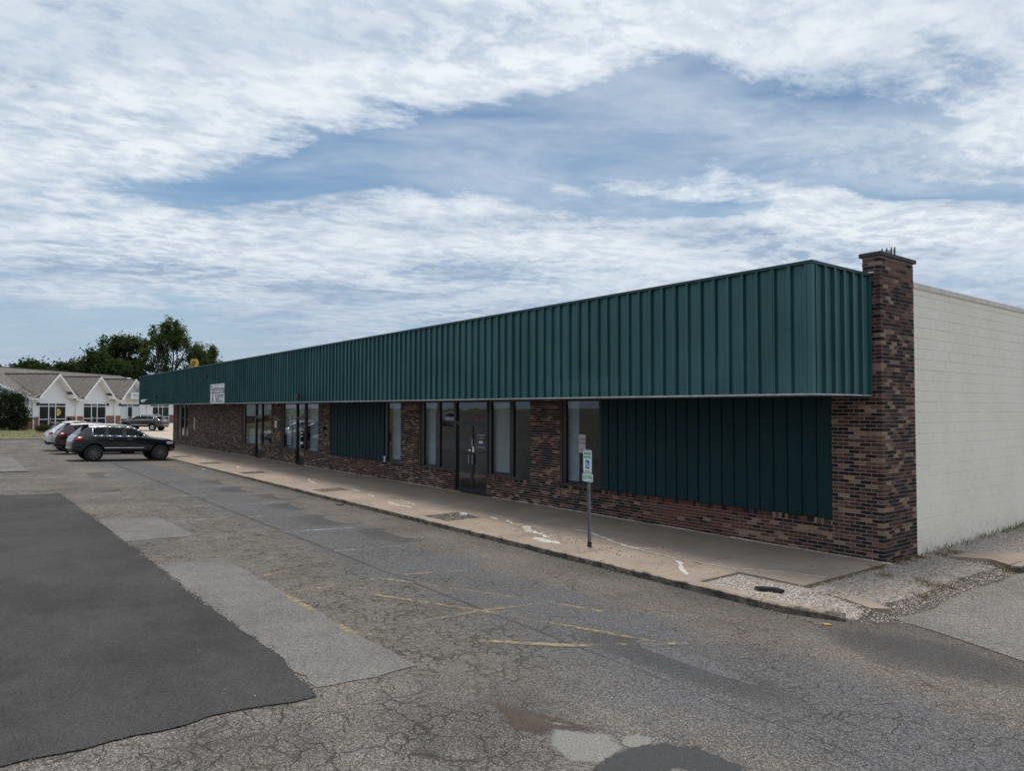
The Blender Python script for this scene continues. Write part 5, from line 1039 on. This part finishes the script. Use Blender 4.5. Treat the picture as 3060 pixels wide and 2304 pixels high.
tree((-131.0, -4.2, 1.0), [(0, 0, 7.0, 1.8, 1), (1.0, 1.3, 7.6, 1.3, 1), (-1.2, -1.7, 6.8, 1.5, 1), (-0.2, -0.3, 8.1, 1.1, .8), (0.8, 1.2, 5.4, 1.9, .8)], 3.0, 6000, 0.28, 'leaf_dark', 'clumped dark tree above the left part of the office roof', GT, spread=0.55)
tree((-138.0, -11.5, 1.0), [(0, 0, 6.0, 1.7, 1), (-1.0, -1.4, 6.6, 1.2, 1), (1.0, 1.6, 6.3, 1.0, .7)], 3.0, 3000, 0.28, 'leaf_dark', 'low dark treetop at the far left of the roof line', GT, spread=0.5)
tree((-132, 14.5, 1.0), [(0, 0, 5.6, 2.4, 1), (-2, -2.8, 5.4, 2.2, 1), (2.0, 2.8, 5.2, 2.0, 1), (-3.6, -5.0, 5.2, 2.2, 1)], 2.0, 8000, 0.30, 'leaf_dark', 'low dark hedge-like tree filling in below the tall trees', GT, spread=0.7)
tree((-74.6, -9.3, g(-74.6, -9.3) + 0.1), [(0, 0, 2.2, 1.3, 1.3), (-0.5, -0.6, 3.2, 0.95, 1), (0.35, 0.45, 2.9, 0.75, 0.9), (0.5, 0.6, 1.6, 0.95, 1.1), (-0.9, -1.1, 2.0, 1.2, 1), (0.3, 0.3, 0.75, 1.0, 1), (-0.9, -1.2, 0.8, 1.0, 0.8)], 0.5, 12000, 0.085, 'leaf_bush', 'big dark bush at the left end wall of the white office', None, 'bush', 0.12, 30, 0.26)
tree((-70.6, -6.9, g(-70.6, -6.9) + 0.12), [(0, 0, 0.38, 0.40, 1), (0.25, 0.4, 0.45, 0.36, 1), (-0.25, -0.4, 0.33, 0.34, 1)], 0.15, 2600, 0.06, 'leaf_red', 'low round shrub by the office door behind the parked cars', None, 'shrub', 0.04, 24, 0.11)
# yellow pole sign between the trees and a leaning pole
ys = empty('pole_sign', (-117.1, 16.9, 1.1), math.radians(52)); tag(ys, 'tall yellow pole sign half hidden by the trees', 'sign')
m = MB(); m.prism([(0.62 * math.cos(k * PI / 12) * (abs(math.cos(k * PI / 12)) ** -0.45 if abs(math.cos(k * PI / 12)) > 0.2 else 1.6), -0.15, 8.75 + 0.80 * math.sin(k * PI / 12)) for k in range(24)], (0, 0.3, 0)); m.build('panel', 'yellow_sign', ys); m = MB(); m.tube((0, 0, -0.5), (0, 0, 7.9), 0.16, 0.14, 10); m.build('post', 'lamp_black', ys)
m = MB(); m.poly([(-0.1 + 0.38 * math.cos(a) * (1 + 0.4 * math.sin(2 * a)), -0.155, 8.75 + 0.5 * math.sin(a)) for a in [k * PI / 9 for k in range(18)]]); m.build('faded_emblem', 'rust', ys)
# distant mobile phone mast seen over the pier
tw = empty('phone_mast', (-134.1, 293.6, 0.0)); tag(tw, 'far phone mast whose antenna head shows above the brick pier', 'mast')
m = MB(); m.tube((0, 0, -1), (0, 0, 68.5), 0.75, 0.45, 14); m.tube((0, 0, 68.5), (0, 0, 73.5), 0.05, 0.03, 6); m.build('pole', 'post_galv', tw)
for k in range(3):
    a0 = k * 2 * PI / 3 + 0.5; u_ = Vector((math.cos(a0), math.sin(a0), 0)); t_ = Vector((-u_.y, u_.x, 0)); m = MB()
    for z_ in (67.4, 69.0): m.tube(Vector((0, 0, z_)), u_ * 1.7 + Vector((0, 0, z_)), 0.10, 0.08, 6); m.tube(u_ * 1.7 - t_ * 2.1 + Vector((0, 0, z_)), u_ * 1.7 + t_ * 2.1 + Vector((0, 0, z_)), 0.07, 0.07, 6)
    m.build('arm_frame', 'post_galv', tw)
    for j in (-1.9, 0.0, 1.9): c_ = u_ * 1.95 + t_ * j; m = MB(); m.tube(c_ + Vector((0, 0, 66.8)), c_ + Vector((0, 0, 69.9)), 0.24, 0.24, 8); m.build('antenna', 'lamp_black', tw)

# ------------------------------------------------------------------ cars
def car(name, label, group, loc, heading, paint, L=4.82, Wd=1.94, H=1.78, wb=2.915, ra=0.98, tr_=0.385, rim='rim_dark', spoke=10, style='suv', zlift=0.0, chrome=True):
    root = empty(name, loc, heading); tag(root, label, 'car', group)
    sx_, sy_, sz_ = L / 4.82, Wd / 1.94, H / 1.78
    tab = [(0.00, .58, .92, .96, .66, .66, .55), (0.05, .46, .98, 1.02, .84, .85, .70), (0.12, .44, 1.10, 1.16, .90, .91, .78), (0.22, .43, 1.19, 1.25, .92, .93, .80), (0.42, .42, 1.22, 1.48, .94, .945, .74), (0.66, .42, 1.235, 1.70, .955, .955, .68), (0.84, .42, 1.24, 1.735, .96, .96, .67), (1.50, .42, 1.235, 1.78, .97, .965, .67), (2.20, .42, 1.225, 1.78, .97, .965, .67), (2.72, .42, 1.215, 1.735, .97, .965, .66), (3.10, .42, 1.20, 1.53, .97, .96, .69), (3.44, .42, 1.175, 1.27, .97, .95, .74), (3.60, .42, 1.155, 1.205, .97, .945, .74), (3.95, .42, 1.10, 1.155, .965, .935, .72), (4.40, .43, 1.055, 1.11, .94, .89, .68), (4.66, .45, 1.00, 1.05, .88, .84, .62), (4.78, .50, .92, .96, .80, .74, .54), (4.82, .56, .80, .84, .66, .60, .44)]
    if style == 'coupe':
        tab = [(a, b, c, (d_ - 0.10 * max(0, (1.9 - a)) * (1 if 0.4 < a < 1.9 else 0)), e, f, h) for a, b, c, d_, e, f, h in tab]
    T_ = np.array(tab)
    def at(x, k): return float(np.interp(x, T_[:, 0], T_[:, k]))
    xs = [0.0, 0.05, 0.12, 0.22, 0.42, 0.66, 0.84, 0.90, 1.16, 1.46, 1.56, 1.9, 2.26, 2.36, 2.72, 2.92, 3.10, 3.30, 3.44, 3.70, 3.95, 4.2, 4.40, 4.66, 4.78, 4.82]
    def section(x):
        zb, zt_, top, wl_, wb_, wt_ = [at(x, k) for k in range(1, 7)]; gh = top - zt_
        return [(0, zb), (0.80 * wl_, zb), (wl_ * 0.975, zb + 0.09), (wl_ * 1.0, zb + 0.5 * (zt_ - zb)), (wb_, zt_ - 0.06 * min(1, (zt_ - zb) / 0.5)), (wb_ - 0.025, zt_), (wb_ - 0.035 - 0.80 * max(0, wb_ - wt_ - 0.06), zt_ + 0.80 * gh), (wt_ + 0.02, zt_ + 0.93 * gh), (wt_ * 0.7, top), (0, top + 0.012)]
    NR = 10; V = []; F = []; MI = []
    for x in xs:
        s_c = section(x); V += [(x * sx_, -y * sy_, z * sz_) for y, z in s_c] + [(x * sx_, y * sy_, z * sz_) for y, z in s_c[1:-1][::-1]]
    NRING = 18
    def kind(i, j):   # material slot by station and row: 0 paint 1 glass 2 black trim
        a, b = xs[i], xs[i + 1]; jj = j if j < 9 else 17 - j
        if jj == 5 and 0.9 <= a and b <= 3.30 and (a, b) not in ((1.46, 1.56), (2.26, 2.36)): return 1
        if jj == 5 and (a, b) in ((1.46, 1.56), (2.26, 2.36)): return 2
        if jj in (7, 8) and 2.72 <= a and b <= 3.44: return 1
        if jj in (7, 8) and 0.22 <= a and b <= 0.66: return 1
        if jj in (0, 1): return 2
        return 0
    for i in range(len(xs) - 1):
        for j in range(NRING):
            F.append((i * NRING + j, i * NRING + (j + 1) % NRING, (i + 1) * NRING + (j + 1) % NRING, (i + 1) * NRING + j)); MI.append(kind(i, j))
    F.append(tuple(range(NRING))[::-1]); MI.append(0); nl = (len(xs) - 1) * NRING; F.append(tuple(range(nl, nl + NRING))); MI.append(0)
    me = bpy.data.meshes.new('body_src'); me.from_pydata(V, [], F)
    for mt in (paint, 'car_glass', 'car_plastic'): me.materials.append(MATS[mt])
    me.polygons.foreach_set('material_index', MI); me.update()
    bm = bmesh.new(); bm.from_mesh(me); bmesh.ops.recalc_face_normals(bm, faces=bm.faces[:]); bm.to_mesh(me); bm.free()
    bo = bpy.data.objects.new('body_src', me); COL.objects.link(bo); md = bo.modifiers.new('s', 'SUBSURF'); md.levels = md.render_levels = 2
    cut = MB(); axs = (ra * sx_, ra * sx_ + wb)
    for ax in axs:
        for sd in (-1, 1): cut.tube((ax, sd * 0.58 * sy_, tr_ - zlift * 0), (ax, sd * 1.2 * sy_, tr_), tr_ + 0.085, tr_ + 0.085, 32)
    cme = bpy.data.meshes.new('cut'); cme.from_pydata(cut.v, [], cut.f); bm = bmesh.new(); bm.from_mesh(cme); bmesh.ops.recalc_face_normals(bm, faces=bm.faces[:]); bm.to_mesh(cme); bm.free(); cme.materials.append(MATS['car_plastic'])
    co_ = bpy.data.objects.new('cut', cme); COL.objects.link(co_); mb_ = bo.modifiers.new('b', 'BOOLEAN'); mb_.operation = 'DIFFERENCE'; mb_.object = co_; mb_.solver = 'EXACT'; mb_.material_mode = 'TRANSFER'
    dg = bpy.context.evaluated_depsgraph_get(); dg.update(); ev = bpy.data.meshes.new_from_object(bo.evaluated_get(dg)); names = [m_.name if m_ else paint for m_ in ev.materials]
    bpy.data.objects.remove(bo, do_unlink=True); bpy.data.objects.remove(co_, do_unlink=True)
    # split by material: body, trim, windows one by one
    def pick(test, nm, mt, par_=root):
        b2 = bmesh.new(); b2.from_mesh(ev); b2.faces.ensure_lookup_table(); dl = [f for f in b2.faces if not test(f)]; bmesh.ops.delete(b2, geom=dl, context='FACES')
        if not b2.faces: b2.free(); return None
        m2 = bpy.data.meshes.new(nm); b2.to_mesh(m2); b2.free(); m2.materials.clear(); m2.materials.append(MATS[mt]); m2.polygons.foreach_set('material_index', [0] * len(m2.polygons)); m2.polygons.foreach_set('use_smooth', [True] * len(m2.polygons)); m2.update(); o_ = bpy.data.objects.new(nm, m2); COL.objects.link(o_); o_.parent = par_; return o_
    isg = lambda f: names[f.material_index] == 'car_glass'; ist = lambda f: names[f.material_index] == 'car_plastic'
    body = pick(lambda f: not isg(f) and not ist(f), 'body', paint); pick(ist, 'lower_trim', 'car_plastic')
    cxw = lambda f: f.calc_center_median()
    pick(lambda f: isg(f) and cxw(f).x > 2.6 * sx_ and abs(cxw(f).y) < 0.70 * sy_ * 0.98 and f.normal.z > 0.35, 'windscreen', 'car_glass'); pick(lambda f: isg(f) and cxw(f).x < 0.75 * sx_, 'rear_window', 'car_glass')
    for sd in (-1, 1):
        for a, b in ((0.85, 1.51), (1.51, 2.31), (2.31, 3.4)): pick(lambda f, a=a, b=b, sd=sd: isg(f) and a * sx_ < cxw(f).x <= b * sx_ and cxw(f).y * sd > 0 and not (cxw(f).x > 2.6 * sx_ and f.normal.z > 0.35 and abs(cxw(f).y) < 0.70 * sy_ * 0.98), 'side_window', 'car_glass')
    bpy.data.meshes.remove(ev)
    def hw(x, z):
        s_c = section(x); 
        for (y0, z0), (y1, z1) in zip(s_c[:-1], s_c[1:]):
            if z0 <= z <= z1 and z1 > z0: return y0 + (y1 - y0) * (z - z0) / (z1 - z0)
        return s_c[3][0]
    def skin(nm, x0, x1, z0, z1, mt, off, sides=(-1, 1), par_=root, nx=5, nz=3):
        for sd in sides:
            m = MB(); n_ = nx + 1
            for j in range(nz + 1):
                for i in range(n_):
                    x = x0 + (x1 - x0) * i / nx; z = z0 + (z1 - z0) * j / nz; m.v.append((x * sx_, sd * (hw(x, z) + off) * sy_, z * sz_))
            for j in range(nz):
                for i in range(nx):
                    f_ = (j * n_ + i, j * n_ + i + 1, (j + 1) * n_ + i + 1, (j + 1) * n_ + i); m.f.append(f_ if sd < 0 else f_[::-1]); m.t.append(None)
            o_ = m.build(nm, mt, par_, True); so = o_.modifiers.new('t', 'SOLIDIFY'); so.thickness = 0.012; so.offset = 1
    skin('tail_lamp', 0.10, 0.50, 1.02, 1.17, 'lamp_red', 0.004); skin('head_lamp', 4.33, 4.64, 0.84, 0.95, 'lamp_clear', 0.004); skin('side_moulding', 1.42, 3.40, 0.64, 0.675, 'chrome' if chrome else 'car_plastic', 0.004, nx=8, nz=1)
    skin('bumper_line', 0.06, 0.46, 0.77, 0.80, paint, 0.014, nz=1)
    if chrome:
        for sd in (-1, 1):
            m = MB(); top_, bot_ = [], []
            for x in (0.90, 1.16, 1.46, 1.9, 2.36, 2.72, 2.92, 3.10, 3.24):
                s_c = section(x); top_.append(Vector((x * sx_, sd * (s_c[6][0] + 0.004) * sy_, s_c[6][1] * sz_))); bot_.append(Vector((x * sx_, sd * (s_c[5][0] + 0.006) * sy_, s_c[5][1] * sz_)))
            loop = bot_ + top_[::-1] + [bot_[0]]; m.path(loop, [0.022] * len(loop), 6); m.build('window_trim', 'chrome', root, True)
    for sd in (-1, 1):
        m = MB(); m.path([(0.95 * sx_, sd * 0.60 * sy_, 1.745 * sz_), (1.5 * sx_, sd * 0.60 * sy_, 1.80 * sz_), (2.2 * sx_, sd * 0.60 * sy_, 1.79 * sz_), (2.66 * sx_, sd * 0.58 * sy_, 1.72 * sz_)], [0.018] * 4, 6); m.build('roof_rail', 'chrome' if chrome else 'car_plastic', root)
        m = MB(); x_, y_ = 2.98 * sx_, sd * 0.955 * sy_; ins = [(x_ - 0.05, y_, 1.22 * sz_), (x_ + 0.10, y_, 1.22 * sz_), (x_ + 0.12, y_ + sd * 0.17, 1.21 * sz_), (x_ - 0.07, y_ + sd * 0.17, 1.21 * sz_)]; tp = [(a, b, c + 0.14) for a, b, c in ins]; m.add(ins + tp, [(0, 1, 2, 3), (4, 5, 6, 7), (0, 1, 5, 4), (1, 2, 6, 5), (2, 3, 7, 6), (3, 0, 4, 7)]); o_ = m.build('mirror', paint, root)
        bm = bmesh.new(); bm.from_mesh(o_.data); bmesh.ops.recalc_face_normals(bm, faces=bm.faces[:]); bmesh.ops.bevel(bm, geom=bm.edges[:], offset=0.025, segments=2, affect='EDGES'); bm.to_mesh(o_.data); bm.free()
        for hx_ in (1.60, 2.45): m = MB(); m.tube((hx_ * sx_, sd * (hw(hx_, 1.08) + 0.02) * sy_, 1.08 * sz_), ((hx_ + 0.22) * sx_, sd * (hw(hx_ + .22, 1.08) + 0.02) * sy_, 1.075 * sz_), 0.016, 0.016, 6); m.build('door_handle', paint, root)
    for xx_ in (1.53, 2.33, 3.26): skin('door_gap', xx_, xx_ + 0.012, 0.56, 1.19, 'car_plastic', 0.0015, nx=1, nz=4)
    m = MB(); m.box(0.26 * sx_, 0.75 * sx_, -0.66 * sy_, 0.66 * sy_, 1.70 * sz_, 1.745 * sz_); o_ = m.build('spoiler', paint, root); bm = bmesh.new(); bm.from_mesh(o_.data); bmesh.ops.bevel(bm, geom=bm.edges[:], offset=0.018, segments=2, affect='EDGES'); bm.to_mesh(o_.data); bm.free()
    m = MB(); m.box(0.055 * sx_, 0.075 * sx_, -0.16, 0.16, 1.0 * sz_, 1.13 * sz_); m.build('number_plate', 'sign_white', root); m = MB(); m.box(-0.02, 0.10, -0.60 * sy_, 0.60 * sy_, 0.60 * sz_, 0.66 * sz_); m.build('bumper_step', 'chrome' if chrome else 'car_plastic', root); m = MB(); m.tube((-0.02, -0.5, 0.42), (0.3, -0.5, 0.42), 0.04, 0.04, 10); m.build('exhaust', 'chrome', root)
    m = MB(); m.box(4.76 * sx_, 4.80 * sx_, -0.5 * sy_, 0.5 * sy_, 0.66 * sz_, 0.80 * sz_); m.build('grille', 'car_plastic', root)
    # wheels
    for ax in axs:
        for sd in (-1, 1):
            wr = empty('wheel', (ax, sd * (0.965 * sy_ - 0.12), tr_), 0, root); m = MB(); n_ = 36; pr = [(-0.12, tr_ * 0.62), (-0.125, tr_ * 0.90), (-0.10, tr_ * 0.985), (-0.05, tr_), (0.05, tr_), (0.10, tr_ * 0.985), (0.125, tr_ * 0.90), (0.12, tr_ * 0.62)]
            for k in range(n_):
                a = 2 * PI * k / n_
                for (y_, r_) in pr: m.v.append((r_ * math.cos(a), y_ * sd, r_ * math.sin(a)))
            P_ = len(pr)
            for k in range(n_):
                for j in range(P_ - 1): m.f.append((k * P_ + j, k * P_ + j + 1, ((k + 1) % n_) * P_ + j + 1, ((k + 1) % n_) * P_ + j)); m.t.append(None)
            o_ = m.build('tyre', 'tyre', wr, True); bm = bmesh.new(); bm.from_mesh(o_.data); bmesh.ops.recalc_face_normals(bm, faces=bm.faces[:]); bm.to_mesh(o_.data); bm.free()
            m = MB(); m.tube((0, sd * 0.02, 0), (0, sd * 0.05, 0), tr_ * 0.63, tr_ * 0.63, 30); m.build('rim_well', 'car_plastic' if rim == 'rim_dark' else 'rim_dark', wr)
            m = MB(); ri = tr_ * 0.66
            for k in range(n_):
                a0, a1 = 2 * PI * k / n_, 2 * PI * (k + 1) / n_; m.add([(ri * 0.93 * math.cos(a0), sd * 0.118, ri * 0.93 * math.sin(a0)), (ri * 0.93 * math.cos(a1), sd * 0.118, ri * 0.93 * math.sin(a1)), (ri * math.cos(a1), sd * 0.122, ri * math.sin(a1)), (ri * math.cos(a0), sd * 0.122, ri * math.sin(a0))], [(0, 1, 2, 3)])
            for k in range(spoke):
                a = 2 * PI * k / spoke + 0.2; u_ = Vector((math.cos(a), 0, math.sin(a))); t_ = Vector((-math.sin(a), 0, math.cos(a))); y0 = Vector((0, sd * 0.105, 0)); w0_, w1_ = 0.020, 0.030
                m.prism([u_ * 0.04 - t_ * w0_ + y0, u_ * ri * 0.95 - t_ * w1_ + y0, u_ * ri * 0.95 + t_ * w1_ + y0, u_ * 0.04 + t_ * w0_ + y0], (0, -sd * 0.035, 0))
            m.tube((0, sd * 0.06, 0), (0, sd * 0.115, 0), 0.07, 0.06, 14); m.build('rim', 'rim_bright' if rim != 'rim_dark' else 'rim_mix', wr)
    return root
simple('rim_mix', (0.20, 0.20, 0.205), 0.3, metal=0.8)
def park(name, label, ax_xy, heading_deg, ra, L, **k):
    # ax_xy: ground point under the middle of the rear axle; the car's local x axis points forward
    h = math.radians(heading_deg); x = ax_xy[0] - math.cos(h) * ra * L / 4.82; y = ax_xy[1] - math.sin(h) * ra * L / 4.82
    wbq = k.get('wb', 2.915); zf_ = g(ax_xy[0] + math.cos(h) * wbq, ax_xy[1] + math.sin(h) * wbq); zr_ = g(*ax_xy); pitch = math.atan2(zr_ - zf_, wbq)
    r = car(name, label, 'cars parked in front of the shops' if 'apron' not in label and 'across' not in label else None, (x, y, zr_ + math.sin(pitch) * ra), h, L=L, ra=ra, **k); r.rotation_euler = (0, pitch, h); return r
park('parked_car', 'dark slate grey sport utility car with black wheels, nearest of the row', (-35.55, -7.72), 93.0, 0.99, 4.80, paint='paint_slate', Wd=1.98, H=1.82, wb=3.03, tr_=0.41)
park('parked_car', 'maroon sport utility car parked between the white and the slate grey ones', (-41.75, -7.86), 92.0, 0.98, 4.75, paint='paint_maroon', Wd=1.90, H=1.80, wb=2.80, tr_=0.36, rim='rim_bright', chrome=False)
park('parked_car', 'white sport utility car at the far end of the parked row', (-45.2, -7.95), 92.0, 0.98, 4.80, paint='paint_white', Wd=1.92, H=1.76, wb=2.85, tr_=0.37, rim='rim_bright')
park('parked_car', 'black crossover car standing alone on the pale concrete apron', (-74.2, 3.0), 230.0, 0.98, 4.55, paint='paint_black', Wd=1.86, H=1.66, wb=2.69, tr_=0.36, rim='rim_bright', spoke=10, style='coupe')
park('parked_car', 'white car across the lot, seen only as a reflection in the shop windows', (-68.8, -34.6), 25.0, 0.98, 4.70, paint='paint_white', Wd=1.88, H=1.62, wb=2.75, tr_=0.35, rim='rim_bright', style='coupe')
